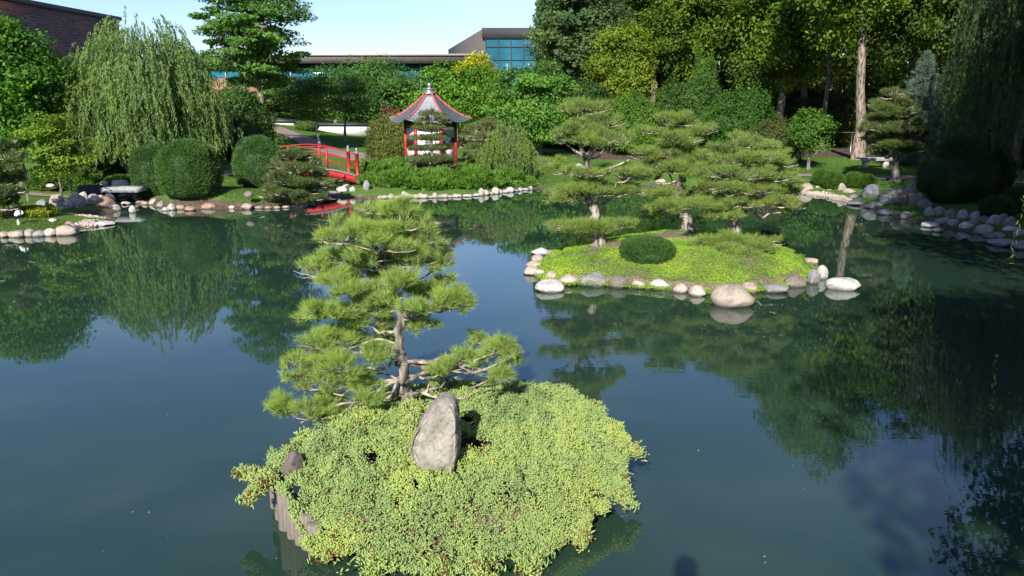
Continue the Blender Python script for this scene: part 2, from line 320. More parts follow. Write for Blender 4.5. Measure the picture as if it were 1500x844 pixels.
# ------------------------------------------------------------------ plant makers
def broad_crown(mb, c, rad, K, nl, leaf, flat=.6, rc=None, droop=0., inner=.15, aspect=.6, shape='round', up=.6):
    c = np.array(c, float); rad = np.array(rad, float); rc = rc or rad.mean() * 2.1 / K ** (1 / 3)
    d = rdir(K * 3)
    if shape == 'dome': d[:, 2] = np.abs(d[:, 2]) * 1.0 - .25; d = unit(d)
    r = rng.uniform(0, 1, len(d)) ** .42
    r = r * (1 + .35 * vnoise(d * 2.3 + c[0], 1.0)); C = d * r[:, None]
    if shape == 'cone':
        t = rng.uniform(0, 1, len(d)) ** .8; a = rng.uniform(0, 2 * math.pi, len(d)); q = (1 - t) ** .85 * rng.uniform(.35, 1, len(d)) + .06
        C = np.c_[np.cos(a) * q, np.sin(a) * q, t * 2 - 1]
    C = C[:K] * rad + c
    n = K * nl; o = unit(rng.normal(size=(n, 3))) * (rng.uniform(.15, 1, (n, 1)) ** .5) * rc; o *= np.array([1, 1, flat])
    o *= np.repeat(rng.uniform(.6, 1.3, K), nl)[:, None]
    P = np.repeat(C, nl, 0) + o
    out = unit((P - c) / rad)
    N = unit(out * .5 + np.array([0, 0, up]) + rdir(n) * .75); A = rdir(n) + np.array([0, 0, -droop]); A = A - N * (A * N).sum(1, keepdims=True) * .8
    tint = np.repeat(rng.uniform(.1, .85, K), nl) + rng.uniform(-.2, .2, n)
    s = leaf * rng.uniform(.7, 1.25, n); leaves(mb, P, A, N, s, s * aspect, np.clip(tint, 0, 1))
    if inner:
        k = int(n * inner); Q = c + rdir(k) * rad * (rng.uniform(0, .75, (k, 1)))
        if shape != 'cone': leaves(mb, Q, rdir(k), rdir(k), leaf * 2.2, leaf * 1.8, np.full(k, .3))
    return C
def limb_to(mb, a, b, r0, r1, bend=.12, k=5, seg=6):
    a, b = np.array(a, float), np.array(b, float); t = np.linspace(0, 1, seg)[:, None]; L = np.linalg.norm(b - a)
    P = a + (b - a) * t + np.array([0, 0, 1]) * (-L * bend * np.sin(t * math.pi)) + rng.normal(size=(seg, 3)) * L * .035 * np.sin(t * math.pi)
    mb.tube(P, np.linspace(r0, r1, seg), k)
BARK = (0.20, 0.17, 0.14)
def tree(name, label, cat, px, D, top, bot, hw, base=None, K=60, nl=260, leaf=.16, col=(.06, .12, .025), bark=BARK, tr=.14, group=None, lean=0, tpx=None, ry=None, z0=None, nlimb=14, dpt=1.0, **kw):
    """crown centre column px, distance D, crown top/bottom rows, half width in photo pixels"""
    m = 1.0 / ppm(D, 3); T = at_y(px, top, D)[2]; B = at_y(px, bot, D)[2]; x = (px - 750) / F * (D * CP + (H - (T + B) / 2) * SP)
    tx = x if tpx is None else (tpx - 750) / F * (D * CP + (H - .5) * SP)
    g = gz(tx, D) if z0 is None else z0; B = max(B, g + .05) if z0 is None else B
    e = empty(name, label, cat, group, (tx, D, g)); ctr = np.array([x - tx, 0, (T + B) / 2 - g]); rad = np.array([hw * m, (ry or hw) * m * dpt, (T - B) / 2])
    mb = MB(); C = broad_crown(mb, ctr, rad * .93, K, nl, leaf, **kw); mb.build('crown', 'leaf', e, color=col)
    tb = MB(); zt = ctr[2] + rad[2] * .6; seg = 9; t = np.linspace(0, 1, seg)
    P = np.c_[ctr[0] * t ** 1.3 + rng.normal(size=seg) * .02 * zt * t * (1 - t) * 2, rng.normal(size=seg) * .03 * t, -.1 + (zt + .1) * t]
    tb.tube(P, tr * (1.0 - .8 * t) * (1 + .5 * np.exp(-t * 18)), 9, rough=.06)
    for q in C[rng.permutation(len(C))[:nlimb]]:
        zz = max(ctr[2] - rad[2] * .8, min(q[2] - .25 * math.hypot(q[0] - ctr[0], q[1]), zt * .95)); zz = max(zz, .25); tt = (zz + .1) / (zt + .1)
        s = np.array([np.interp(tt, t, P[:, 0]), 0, zz]); limb_to(tb, s, q, tr * (1 - .75 * tt) * .5, tr * .08)
    tb.build('trunk', 'bark', e, smooth=True, color=bark); return e
def shrub(name, label, cat, px, D, top, bot, hw, n=6000, leaf=.07, col=(.05, .11, .03), group=None, rd=1.0, lump=.10, shag=.05, aspect=.5, z0=None, spiky=0., core=.9, boxy=1.0, tintamp=.5):
    m = 1.0 / ppm(D, 1); T = at_y(px, top, D)[2]; x = at_y(px, (top + bot) / 2, D)[0]; g = gz(x, D) if z0 is None else z0
    B = g if z0 is None else z0; h = max(T - B, .12); e = empty(name, label, cat, group, (x, D, B))
    rad = np.array([hw * m, hw * m * rd, h * .60]); c = np.array([0, 0, h * .42]); sup = boxy
    V, Fc = ICO[3]
    def surf(d):
        q = np.sign(d) * np.abs(d) ** sup; return q * (1 + lump * 2 * fbm(d * 1.6 + x * 3, 1.2, 3) + .10 * lump * 8 * vnoise(d + x, 6.))[:, None] * rad
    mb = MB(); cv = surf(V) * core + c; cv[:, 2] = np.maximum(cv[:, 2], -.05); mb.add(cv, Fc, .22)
    d = rdir(n); d[:, 2] = np.where(d[:, 2] < -.55, -d[:, 2], d[:, 2]); stray = (rng.uniform(size=(n, 1)) < .03) * rng.uniform(.02, .10, (n, 1)); P = surf(d) * (1 + rng.uniform(-1.2, 1, (n, 1)) * shag + stray) + c; P[:, 2] = np.maximum(P[:, 2], .0)
    out = unit(d / rad); s = leaf * rng.uniform(.6, 1.3, n); cl = fbm(P, 2.2 / max(rad[0], .3), 2)
    if spiky: A = unit(out + np.array([0, 0, .35]) + rdir(n) * .7); N = unit(rdir(n) + np.array([0, -.2, .5]))
    else: N = unit(out + rdir(n) * .7); A = rdir(n) - N * .2
    leaves(mb, P, A, N, s, s * aspect, np.clip(.5 + cl * tintamp + rng.uniform(-.25, .25, n), 0, 1)); mb.build('foliage', 'leaf', e, color=col)
    tb = MB()
    for k in range(3): limb_to(tb, (rng.uniform(-.05, .05), rng.uniform(-.05, .05), -.05), c + rdir(1)[0] * rad * .6, .035, .012)
    tb.build('stem', 'bark', e, color=BARK); return e
def pads_crown(nb, tb, pads, den, nk, L, W, spread=.55, twig=.006, lower=.35):
    """pads: (centre, rx, ry, rz). needle tufts on flat domes; twigs join them to a point on the branch"""
    for c, rx, ry, rz in pads:
        nb_ = int(np.clip(rx * ry * 9 + 9, 9, 18)); P = []; D = []; ti = []
        for b_ in range(nb_):
            a = rng.uniform(0, 2 * math.pi); r = (b_ / nb_) ** .5 * rng.uniform(.75, 1.1) * .84; s = rng.uniform(.20, .44) * (1.1 - .3 * r); bz = rz * (rng.uniform(-.75, .75) + .5 * (1 - r))
            bc = np.array([math.cos(a) * r * rx, math.sin(a) * r * ry, bz]); n = max(5, int(den * math.pi * rx * ry * s * s * 1.15)); d = rdir(n); d[:, 2] = np.where(d[:, 2] < -.25, -d[:, 2], d[:, 2])
            P.append(bc + d * np.array([s * rx, s * ry, max(rz * .62, s * rx * .42)]) * rng.uniform(.55, 1.08, (n, 1))); D.append(unit(d * np.array([.8, .8, .5]) + bc / max(rx, .2) * .45 + np.array([0, 0, .55]) + rng.normal(size=(n, 3)) * .22)); ti.append(np.full(n, rng.uniform(-.12, .12)) + d[:, 2] * .12)
        P = np.concatenate(P); D = np.concatenate(D); n = len(P); ti = np.clip(.5 + np.concatenate(ti) + rng.uniform(-.18, .2, n), 0, .95); P = P + c
        needles(nb, P, D, nk, L, W, spread, ti)
        # twigs, thin three-sided: fan out from points on a few spokes
        base = c + np.array([0, 0, -rz * .35]); ns = 6
        for j in range(ns):
            an = j * 2 * math.pi / ns + rng.uniform(-.4, .4); tip = c + np.array([math.cos(an) * rx * .85, math.sin(an) * ry * .85, rng.uniform(-.1, .3) * rz]); limb_to(tb, base, tip, twig * 2.6, twig * .9, .05, 4, 5)
        q = c + (P - c) * np.array([.78, .78, .5]) + np.array([0, 0, -rz * .12]); s = unit(np.cross(P - q, rng.normal(size=P.shape))) * twig
        s2 = unit(np.cross(P - q, s)) * twig
        Vt = np.stack([q + s, q - s * .5 + s2, q - s * .5 - s2, P + s * .5, P - s * .3 + s2 * .5, P - s * .3 - s2 * .5], 1).reshape(-1, 3); i = np.arange(n)[:, None] * 6
        ff = np.concatenate([i + [0, 1, 4, 3], i + [1, 2, 5, 4], i + [2, 0, 3, 5]]); tb.add(Vt, ff)
def pine(name, label, base, D, trunk, pads, tr, den=220, nk=24, L=.10, W=.006, col=(.085, .14, .035), bark=(.25, .22, .19), group=None, zbase=None, twig=.007, spread=.55, depth=.62, branches=(), cat='pine'):
    """trunk: photo points; pads: (px, py, half width px, half height px, depth offset m)"""
    g = gz((base[0] - 750) / F * D, D) if zbase is None else zbase
    o = at_y(base[0], base[1], D); o[2] = g; e = empty(name, label, cat, group, o)
    TP = [np.array([0, 0, -.1])]
    for q in trunk: w_ = at_y(q[0], q[1], D + (q[2] if len(q) > 2 else 0)) - o; TP.append(w_)
    TP = np.array(TP); k = len(TP); t = np.linspace(0, k - 1, k * 4); P = np.stack([np.interp(t, range(k), TP[:, i]) for i in range(3)], 1)
    for _ in range(3): P[1:-1] = (P[:-2] + P[2:] + 2 * P[1:-1]) / 4
    f = np.linspace(0, 1, len(P)); rad = tr * ((1 - f) ** .8 * .9 + .12) * (1 + .55 * np.exp(-f * 14)); P[1:-1] += rng.normal(size=(len(P) - 2, 3)) * tr * .17
    tb = MB(); tb.tube(P, rad, 12, rough=.09); tb.build('trunk', 'bark', e, smooth=True, color=bark)
    nb = MB(); wb = MB(); PD = []
    for pd in pads:
        x, y, hw, hh = pd[:4]; off = pd[4] if len(pd) > 4 else 0.; c = at_y(x, y, D + off); m = 1. / ppm(D + off, c[2]); c = c - o
        rx = hw * m * .92; ry = rx * depth; rz = max(.06, hh * m * 1.25 - ry * .20); PD.append((c, rx, ry, rz))
        d = np.linalg.norm(P - (c - np.array([0, 0, rx * .25])), axis=1); i = int(np.argmin(d)); i = min(i, len(P) - 2)
        if d[i] > .05:
            bb = MB(); n_ = 8; tt = np.linspace(0, 1, n_)[:, None]; b0 = P[i]; b1 = c - np.array([0, 0, rz * .35]); ln = np.linalg.norm(b1 - b0)
            Q = b0 + (b1 - b0) * tt + np.array([0, 0, -ln * .10]) * np.sin(tt * math.pi) + rng.normal(size=(n_, 3)) * ln * .05 * np.sin(tt * math.pi)
            bb.tube(Q, np.linspace(max(min(rad[i] * .42, tr * .28), .008), twig * 2.2, n_), 7, rough=.08); bb.build('branch', 'bark', e, smooth=True, color=tuple(x_ * 1.25 for x_ in bark))
    for br in branches:
        Q = np.array([at_y(q[0], q[1], D + (q[2] if len(q) > 2 else 0)) - o for q in br[0]]); k = len(Q); t = np.linspace(0, k - 1, k * 4); Q = np.stack([np.interp(t, range(k), Q[:, i]) for i in range(3)], 1)
        for _ in range(2): Q[1:-1] = (Q[:-2] + Q[2:] + 2 * Q[1:-1]) / 4
        bb = MB(); bb.tube(Q, np.linspace(br[1], br[1] * .35, len(Q)), 8, rough=.1); bb.build('branch', 'bark', e, smooth=True, color=tuple(x_ * 1.25 for x_ in bark))
    pads_crown(nb, wb, PD, den, nk, L, W, spread, twig); c = nb.build('crown', 'needle', e, color=col); wb.build('twigs', 'bark', e, color=tuple(min(.5, x_ * 1.35) for x_ in bark)); return e
def willow(name, label, px, D, top, hw, droop_to, S_=900, ml=44, leaf=.14, width=.026, col=(.09, .15, .05), tr=.16, tpx=None, X=None, height=None, radius=None, lo=.8, hi=2.4, cat='willow tree', group=None, prof=.75):
    if X is None:
        T = at_y(px, top, D)[2]; x = (px - 750) / F * (D * CP + (H - T / 2) * SP); rad = hw / ppm(D, 3)
    else: T, x, rad = height, X, radius
    g = gz(x, D); e = empty(name, label, cat, group, (x, D, g)); h = T - g; zl = (at_y(px, droop_to, D)[2] if X is None else droop_to) - g
    a = rng.uniform(0, 2 * math.pi, S_); r = rng.uniform(0, 1, S_) ** .5; ztop = h * (1 - (1 - prof) * r ** 2.2 * 1.15); ztop = ztop - rng.uniform(0, 1, S_) ** 1.3 * (h - zl) * .62
    ztop += fbm(np.c_[np.cos(a) * r * 2, np.sin(a) * r * 2, 0 * r], 1.4, 2) * h * .14
    kn = 130; ka = rng.uniform(0, 2 * math.pi, kn); kr = rng.uniform(0, 1, kn) ** .5; kz = h * (1 - (1 - prof) * kr ** 2.2 * 1.15) - rng.uniform(0, 1, kn) ** 1.2 * (h - zl) * .62
    who = rng.integers(0, kn, S_); loose = rng.uniform(size=S_) < .12; kx = np.cos(ka) * kr; ky = np.sin(ka) * kr; cx = kx[who] + rng.normal(size=S_) * .13; cy = ky[who] + rng.normal(size=S_) * .11
    cx = np.where(loose, np.cos(a) * r, cx); cy = np.where(loose, np.sin(a) * r, cy); ztop = np.where(loose, ztop, kz[who] + rng.normal(size=S_) * .05 * h - (np.hypot(cx - kx[who], cy - ky[who]) * 1.1) ** 2 * h * .5 + .03 * h)
    r = np.hypot(cx, cy); a = np.arctan2(cy, cx); wt = rng.uniform(-.2, .2, kn)[who]
    Lg = rng.uniform(lo, hi, S_); Lg = np.minimum(Lg, np.maximum(ztop - zl + rng.uniform(-.4, .4, S_), .4)); P0 = np.c_[np.cos(a) * r * rad * .88, np.sin(a) * r * rad * .88, ztop]
    out = np.c_[np.cos(a), np.sin(a), 0 * a]; t = np.linspace(0, 1, ml)[None, :, None]; ob = (.1 + .22 * rng.uniform(0, 1, S_))[:, None, None] * rad * .5
    sway = rng.normal(size=(S_, 1, 3)) * .06 * np.array([1, 1, 0])
    Q = P0[:, None, :] + out[:, None, :] * ob * (1 - np.exp(-4 * t)) + np.array([0, 0, 1.]) * (ob * .8 * (t * (1 - t)) - Lg[:, None, None] * t ** 1.25) + sway * np.sin(t * 5)
    mb = MB(); P = Q.reshape(-1, 3); n = len(P); dn = np.tile(np.array([0, 0, -1.]), (n, 1)); A = unit(dn + rng.normal(size=(n, 3)) * .42 + np.repeat(out, ml, 0) * .12); N = unit(rdir(n) + np.array([0, -.3, .3]))
    ti = np.clip(np.repeat(rng.uniform(.25, .65, S_) + wt, ml) + rng.uniform(-.15, .25, n), 0, 1)
    leaves(mb, P + rdir(n) * .035, A, N, leaf * rng.uniform(.6, 1.2, n), width, ti); mb.build('crown', 'leaf', e, color=col)
    tb = MB(); sg = 9; tt = np.linspace(0, 1, sg); tp = np.c_[np.sin(tt * 3) * .12, np.cos(tt * 4) * .08, -.1 + (h * .55 + .1) * tt]; tb.tube(tp, tr * (1 - .5 * tt) * (1 + .4 * np.exp(-tt * 15)), 9, rough=.06)
    for j in range(13):
        an = j * 2.4; k = rng.integers(0, S_); s = tp[rng.integers(4, sg)]; en = np.array([math.cos(an) * rad * rng.uniform(.3, .75), math.sin(an) * rad * rng.uniform(.3, .75), h * rng.uniform(.7, .93)]); limb_to(tb, s, en, tr * .45, tr * .1, -.12)
    tb.build('trunk', 'bark', e, smooth=True, color=BARK); return e
# ------------------------------------------------------------------ stones
RC = {'pink': (.42, .325, .275), 'tan': (.40, .335, .275), 'white': (.52, .49, .455), 'grey': (.27, .265, .26), 'rust': (.35, .225, .16), 'dark': (.085, .085, .09), 'peach': (.49, .41, .345), 'blue': (.225, .23, .24), 'brown': (.19, .155, .135)}
CW = {'pink': 'pinkish', 'tan': 'tan', 'white': 'pale', 'grey': 'grey', 'rust': 'rusty brown', 'dark': 'dark', 'peach': 'peach-coloured', 'blue': 'bluish grey', 'brown': 'brown'}
ORD = 'first second third fourth fifth sixth seventh eighth ninth tenth eleventh twelfth thirteenth fourteenth fifteenth sixteenth seventeenth eighteenth nineteenth twentieth twenty-first twenty-second twenty-third twenty-fourth twenty-fifth twenty-sixth twenty-seventh twenty-eighth twenty-ninth thirtieth thirty-first thirty-second thirty-third thirty-fourth thirty-fifth thirty-sixth thirty-seventh thirty-eighth thirty-ninth fortieth'.split()
def rock_mesh(sx, sy, sz, ang=.5, cuts=9, sub=3, seed=None):
    r_ = np.random.default_rng(seed if seed is not None else int(rng.integers(1e9))); V, Fc = ICO[sub]; V = V.copy()
    for _ in range(cuts):
        d = unit(r_.normal(size=3)); k = r_.uniform(.62, .9) + (1 - ang) * .14; q = V @ d; V = V - np.maximum(q - k, 0)[:, None] * d * (.55 + .45 * ang)
    V = V * (1 + .16 * fbm(V + r_.uniform(0, 50), 1.3, 3) + .05 * vnoise(V + 9, 5.))[:, None]
    V *= 1 / np.abs(V).max(0); return V * np.array([sx, sy, sz]), Fc
def stone(px, base, w, h, c, label, group, z=None, ang=.5, name='stone', D=None, sink=.35, rz=None, dep=.85, cat='stone', sub=3, tilt=0):
    if D is None:
        zz = -.0 if z is None else z; q = at_z(px, base, zz)
        if z is None:
            for _ in range(4): zz = max(gz(q[0], q[1]) if True else 0, 0.); q = at_z(px, base, zz)
    else: q = at_y(px, base, D); zz = q[2]
    m = 1. / ppm(q[1], zz); sx = w * m / 2; hgt = max(h * m * 1.02 - .3 * sx * .2, .05); sz = hgt / (2 - 2 * sink) if sink < .5 else hgt * .5
    sz = hgt * (.5 + sink * .6); V, Fc = rock_mesh(sx, sx * dep, sz, ang, sub=sub); mb = MB(); V[:, 2] += hgt - sz
    if tilt: ca, sa = math.cos(tilt), math.sin(tilt); V = np.c_[V[:, 0] * ca + V[:, 2] * sa, V[:, 1], -V[:, 0] * sa + V[:, 2] * ca]
    mb.add(V, Fc); j = float(rng.uniform(.88, 1.12)); o = mb.build(name, 'rock', smooth=True, color=tuple(x * j * .84 for x in RC[c]))
    o.location = (q[0], q[1] + sx * dep * .6, zz); o.rotation_euler = (0, 0, rng.uniform(-.25, .25) if rz is None else rz); tag(o, label, cat, group); return o
def stones(rows, place, group, z=None, **kw):
    rows = sorted(rows, key=lambda r: r[0])
    for i, r in enumerate(rows):
        sh = r[5] if len(r) > 5 else ('boulder' if r[2] > 20 else ('upright stone' if r[3] > r[2] * 1.15 else ('flat stone' if r[3] < r[2] * .38 else 'rounded stone')))
        o = stone(r[0], r[1], r[2], r[3], r[4], f"{CW[r[4]]} {sh}, {ORD[i]} from the left {place}", group, z=z, ang=(.75 if 'angular' in sh else rng.uniform(.5, .95)), **kw)
        if r[2] > 20: o['category'] = 'boulder'
# ================================================================== NEAR ISLAND
NI = [(400,668,.44),(440,640,.46),(500,606,.46),(560,582,.46),(640,568,.48),(700,570,.50),(765,562,.52),(830,576,.50),(880,604,.46),(928,652,.40),(914,700,.30),(905,745,.18),(862,785,.10),(785,818,.06),(700,834,.05),(620,836,.05),(545,828,.06),(478,814,.09),(447,792,.14),(430,758,.27),(420,722,.42),(402,698,.45)]
NP = np.array([at_z(*q) for q in NI])
def edge_info(X, Y, P3):
    d = np.full(X.shape, 1e9); z = np.zeros(X.shape); n_ = len(P3)
    for i in range(n_):
        a, b = P3[i], P3[(i + 1) % n_]; e = (b - a)[:2]; wx_, wy_ = X - a[0], Y - a[1]; t = np.clip((wx_ * e[0] + wy_ * e[1]) / (e @ e), 0, 1)
        dd = np.hypot(wx_ - t * e[0], wy_ - t * e[1]); m_ = dd < d; d = np.where(m_, dd, d); z = np.where(m_, a[2] + t * (b[2] - a[2]), z)
    return d, z
def ni_surf(X, Y):
    s = sdf(X, Y, NP[:, :2]); d, ze = edge_info(X, Y, NP); q = np.clip(-s / .42, 0, 1); q = q * q * (3 - 2 * q)
    P = np.c_[X, Y, 0 * X]; mound = np.abs(vnoise(P, 4.2)) * .24 + np.abs(vnoise(P + 5, 9.0)) * .12 + fbm(P, 2.0, 2) * .10
    return np.where(s < 0, ze * (1 - q) + .47 * q + mound * (.45 + .55 * q), ze + mound * .5), s
# soil body
c0 = NP[:, :2].mean(0); an = np.linspace(0, 2 * math.pi, 72, endpoint=False); V = []; rr_ = []
for a_ in an:
    d_ = np.array([math.cos(a_), math.sin(a_)]); lo_, hi_ = 0, 4
    for _ in range(22):
        md = (lo_ + hi_) / 2; p_ = c0 + d_ * md
        if sdf(np.array([p_[0]]), np.array([p_[1]]), NP[:, :2])[0] < -.20: lo_ = md
        else: hi_ = md
    rr_.append(lo_)
rr_ = np.array(rr_)
mb = MB(); rings = [(1.0, -.6), (1.0, .0), (.995, .26), (.95, .33)] + [(f_, .37) for f_ in (.85, .7, .5, .3, .12, .01)]
V = np.array([[c0[0] + math.cos(a_) * r_ * f_, c0[1] + math.sin(a_) * r_ * f_, z_] for f_, z_ in rings for a_, r_ in zip(an, rr_)])
V[:, 2] += np.where(V[:, 2] > .2, fbm(V, 3, 3) * .06, 0); V[:, :2] *= 1
k = 72; i = np.arange(len(rings) - 1)[:, None] * k; j = np.arange(k)[None, :]; Fq = np.stack([i + j, i + (j + 1) % k, i + k + (j + 1) % k, i + k + j], -1).reshape(-1, 4)
mb.add(V, Fq); tag(mb.build('island_ground', 'soil', smooth=True), kind='structure')
# creeping juniper
def sprigs(mb, P, Nn, k, L, r, tint, spread=.8, aim=None):
    n = len(P) * k; d = unit(np.repeat(Nn, k, 0) + rng.normal(size=(n, 3)) * spread); p = np.repeat(P, k, 0) + rng.normal(size=(n, 3)) * L * .35
    ln = L * rng.uniform(.55, 1.25, (n, 1)); a = unit(np.cross(d, rng.normal(size=(n, 3)))); b = np.cross(d, a); w_ = r * rng.uniform(.8, 1.3, (n, 1))
    V = []
    for f_, wf in ((0, .7), (.55, 1.0)):
        for an_ in (0, 2.094, 4.189): V.append(p + d * ln * f_ + (a * math.cos(an_) + b * math.sin(an_)) * w_ * wf)
    V.append(p + d * ln); V = np.stack(V, 1).reshape(-1, 3); o = np.arange(n)[:, None] * 7
    ff = np.concatenate([o + [0, 1, 4, 3], o + [1, 2, 5, 4], o + [2, 0, 3, 5]]); ft = np.concatenate([o + [3, 4, 6], o + [4, 5, 6], o + [5, 3, 6]])
    base = mb.n; mb.add(V, ff, np.repeat(np.repeat(tint, k), 7)); mb.f[3].append(ft + base)
n = 72000; lo2, hi2 = NP[:, :2].min(0) - .1, NP[:, :2].max(0) + .1
X = rng.uniform(lo2[0], hi2[0], n); Y = rng.uniform(lo2[1], hi2[1], n); Z, s = ni_surf(X, Y); P = np.c_[X, Y, Z]
edge = s + fbm(P * np.array([1, 1, 0]), 4.5, 3) * .16; ok = edge < -.0
mz = vnoise(np.c_[X, Y, 0 * X], 4.2); gap = (np.abs(mz) < .028) | (fbm(np.c_[X, Y, 0 * X] + 31, 2.2, 3) > .46) | (np.abs(vnoise(np.c_[X, Y, 0 * X] + 5, 9.)) < .035)
bare = np.zeros(n, bool)
for bx, by, br in ((641, 684, .13), (660, 672, .08), (693, 668, .13), (682, 640, .12), (545, 690, .06), (722, 664, .06), (470, 640, .10), (445, 668, .06), (668, 704, .05), (500, 622, .10), (560, 640, .05), (620, 610, .12), (402, 705, .10), (432, 720, .05)):
    q = at_z(bx, by, .42); bare |= np.hypot(X - q[0], (Y - q[1])) < br * rng.uniform(.75, 1.4, n)
ok &= ~bare & ~(gap & (rng.uniform(size=n) < .65)); P = P[ok]; e2 = .02
nx = -(ni_surf(P[:, 0] + e2, P[:, 1])[0] - ni_surf(P[:, 0] - e2, P[:, 1])[0]) / (2 * e2); ny = -(ni_surf(P[:, 0], P[:, 1] + e2)[0] - ni_surf(P[:, 0], P[:, 1] - e2)[0]) / (2 * e2)
Nn = unit(np.c_[nx, ny, np.ones(len(P)) * .9]); brown = fbm(P, 3.1, 2); frontness = np.clip((6.0 - P[:, 1]) / .6, 0, 1)
tint = np.clip(.5 + fbm(P, 1.3, 2) * .45 + vnoise(P, 6.) * .3 + rng.uniform(-.22, .22, len(P)), 0, .95); dead = rng.uniform(size=len(P)) < (.015 + np.clip(brown - .15, 0, 1) * .15 * (.5 + frontness)); tint = np.where(dead, 1.2, tint)
mb = MB(); P[:, 2] += rng.uniform(-.045, .012, len(P)) + np.abs(vnoise(P * [1, 1, 0] + 2, 17.)) * .09; sprigs(mb, P, Nn, 4, .029, .0056, tint)
# drape over the rim: hanging curtains at front and right, tongue of growth at the left
PT = []; TT = []
for (px0, py0, px1, py1, z0_, z1_, wd, nn) in ((400,700,352,692,.46,.40,.05,420),(385,708,362,733,.43,.34,.045,300),(850,770,852,796,.14,.05,.05,200),(925,655,932,664,.42,.36,.05,160),(905,700,918,738,.3,.16,.06,260),(640,832,640,842,.08,.03,.10,200),(560,828,548,840,.08,.02,.10,200),(700,832,705,842,.08,.03,.09,180),(770,815,775,830,.1,.03,.08,180),(480,800,478,815,.1,.03,.07,160)):
    a_, b_ = at_z(px0, py0, z0_), at_z(px1, py1, z1_); t = rng.uniform(0, 1, (nn, 1)); q = a_ + (b_ - a_) * t + rng.normal(size=(nn, 3)) * wd * (.35 + .4 * np.sin(t * 9) ** 2) * np.array([1, 1, .6]); PT.append(q); TT.append(np.where(rng.uniform(size=nn) < .15, 1.2, rng.uniform(.35, .8, nn)))
q = np.concatenate(PT); sprigs(mb, q, np.tile([[0, -.2, .8]], (len(q), 1)), 4, .040, .0062, np.concatenate(TT))
tag(mb.build('juniper_ground_cover', 'leaf', color=(.40, .52, .20)), 'pale green creeping juniper spilling over the rim of the small near island', 'ground cover', kind='stuff')
# dead twigs showing through the juniper
mb = MB()
for bx, by in ((735, 668), (728, 673), (545, 690), (478, 640), (500, 672), (452, 660), (640, 692), (665, 660), (700, 680), (585, 688), (528, 668)):
    for _ in range(5):
        a_ = at_z(bx + rng.uniform(-14, 14), by + rng.uniform(-6, 6), .47); d_ = rdir(1)[0] * np.array([1, 1, .25]) * rng.uniform(.06, .13); limb_to(mb, a_, a_ + d_, .006, .003, .05, 4, 4)
tag(mb.build('twigs', 'bark', color=(.42, .36, .30)), 'dry pale twigs scattered among the juniper around the standing rock', 'twigs', kind='stuff')
# log palisade
logs = [(397,746,.40),(403,763,.40),(411,778,.385),(421,790,.37),(432,800,.33),(443,806,.29),(454,813,.24)]
for i_, (lx, ly, lz) in enumerate(logs):
    q = at_z(lx, ly, 0); r_ = rng.uniform(.052, .064); hh = lz + rng.uniform(-.02, .015); kk = 14; mb = MB(); zz = np.array([-.55, -.1, .03, hh * .6, hh - .012, hh]); rad = np.array([1, 1, 1.02, .99, .97, .88]) * r_
    a_ = np.arange(kk) * 2 * math.pi / kk; prof = 1 + rng.uniform(-.07, .07, kk); tl = rng.uniform(-.03, .03, 2)
    V = np.array([[math.cos(x) * rr * pf + tl[0] * z_, math.sin(x) * rr * pf + tl[1] * z_, z_] for z_, rr in zip(zz, rad) for x, pf in zip(a_, prof)]); V = np.vstack([V, [tl[0] * hh, tl[1] * hh, hh - .004]])
    i = np.arange(5)[:, None] * kk; j = np.arange(kk)[None, :]; mb.add(V, np.stack([i + j, i + (j + 1) % kk, i + kk + (j + 1) % kk, i + kk + j], -1).reshape(-1, 4)); mb.f[3].append(np.array([[5 * kk + x, 5 * kk + (x + 1) % kk, 6 * kk] for x in range(kk)]))
    o = mb.build('wooden_post', 'old_wood', smooth=False); o.location = (q[0] + .04, q[1] + .05, 0)
    tag(o, f"weathered round log, {ORD[i_]} from the left in the palisade rimming the near island", 'wooden post', 'logs of the near island palisade')
# the standing rock (slab leaning right) and its neighbours
OL = np.array([(603,652),(606,640),(614,622),(624,606),(636,592),(648,585),(659,585),(667,592),(671,606),(670,628),(673,650),(669,672),(662,690),(655,700),(640,692),(626,680),(612,666)], float); oc = np.array([643., 645.])
RD = 6.02; W3 = np.array([at_y(a_, b_, RD) for a_, b_ in OL]); C3 = at_y(oc[0], oc[1], RD); dx_, dz_ = W3[:, 0] - C3[0], W3[:, 2] - C3[2]; th_ = np.arctan2(dz_, dx_); rr_ = np.hypot(dx_, dz_); o_ = np.argsort(th_); th_, rr_ = th_[o_], rr_[o_]
V, Fc = ICO[4]; V = V.copy(); t_ = np.arctan2(V[:, 2], V[:, 0]); rad = np.interp(t_, np.r_[th_ - 2 * math.pi, th_, th_ + 2 * math.pi], np.r_[rr_, rr_, rr_]); cp = np.hypot(V[:, 0], V[:, 2]); cf = cp ** .32
D3 = V.copy(); V = np.c_[np.cos(t_) * rad * cf, np.clip(V[:, 1] + .45 * V[:, 0], -.62, .62) / .62 * .12, np.sin(t_) * rad * cf]; V[:, 1] += V[:, 2] * .18
cr_ = np.abs(vnoise(D3 + 4, 1.9)); V *= (1 + .05 * fbm(D3, 2.4, 5) + .035 * vnoise(D3, 9.) + .02 * vnoise(D3, 22.))[:, None]; V[:, 1] += .05 * (vnoise(D3 + 8, 2.6)) + np.where((cr_ < .035) & (V[:, 1] < 0), .018, 0)
mb = MB(); mb.add(V, Fc); o = mb.build('standing_rock', 'rock', smooth=True, color=(.27, .245, .205)); o.location = tuple(C3)
tag(o, 'tall upright grey brown slab of rock leaning against the pine trunk on the near island', 'rock')
stone(427, 703, 36, 42, 'brown', 'small dark brown angular rock at the log rim of the near island', None, z=.42, ang=.9, name='rock', cat='rock', sink=.3, rz=.3)
stone(617, 585, 26, 12, 'dark', 'flat black stone behind the pine trunk at the back of the near island', None, z=.48, ang=.3, name='rock', cat='rock')
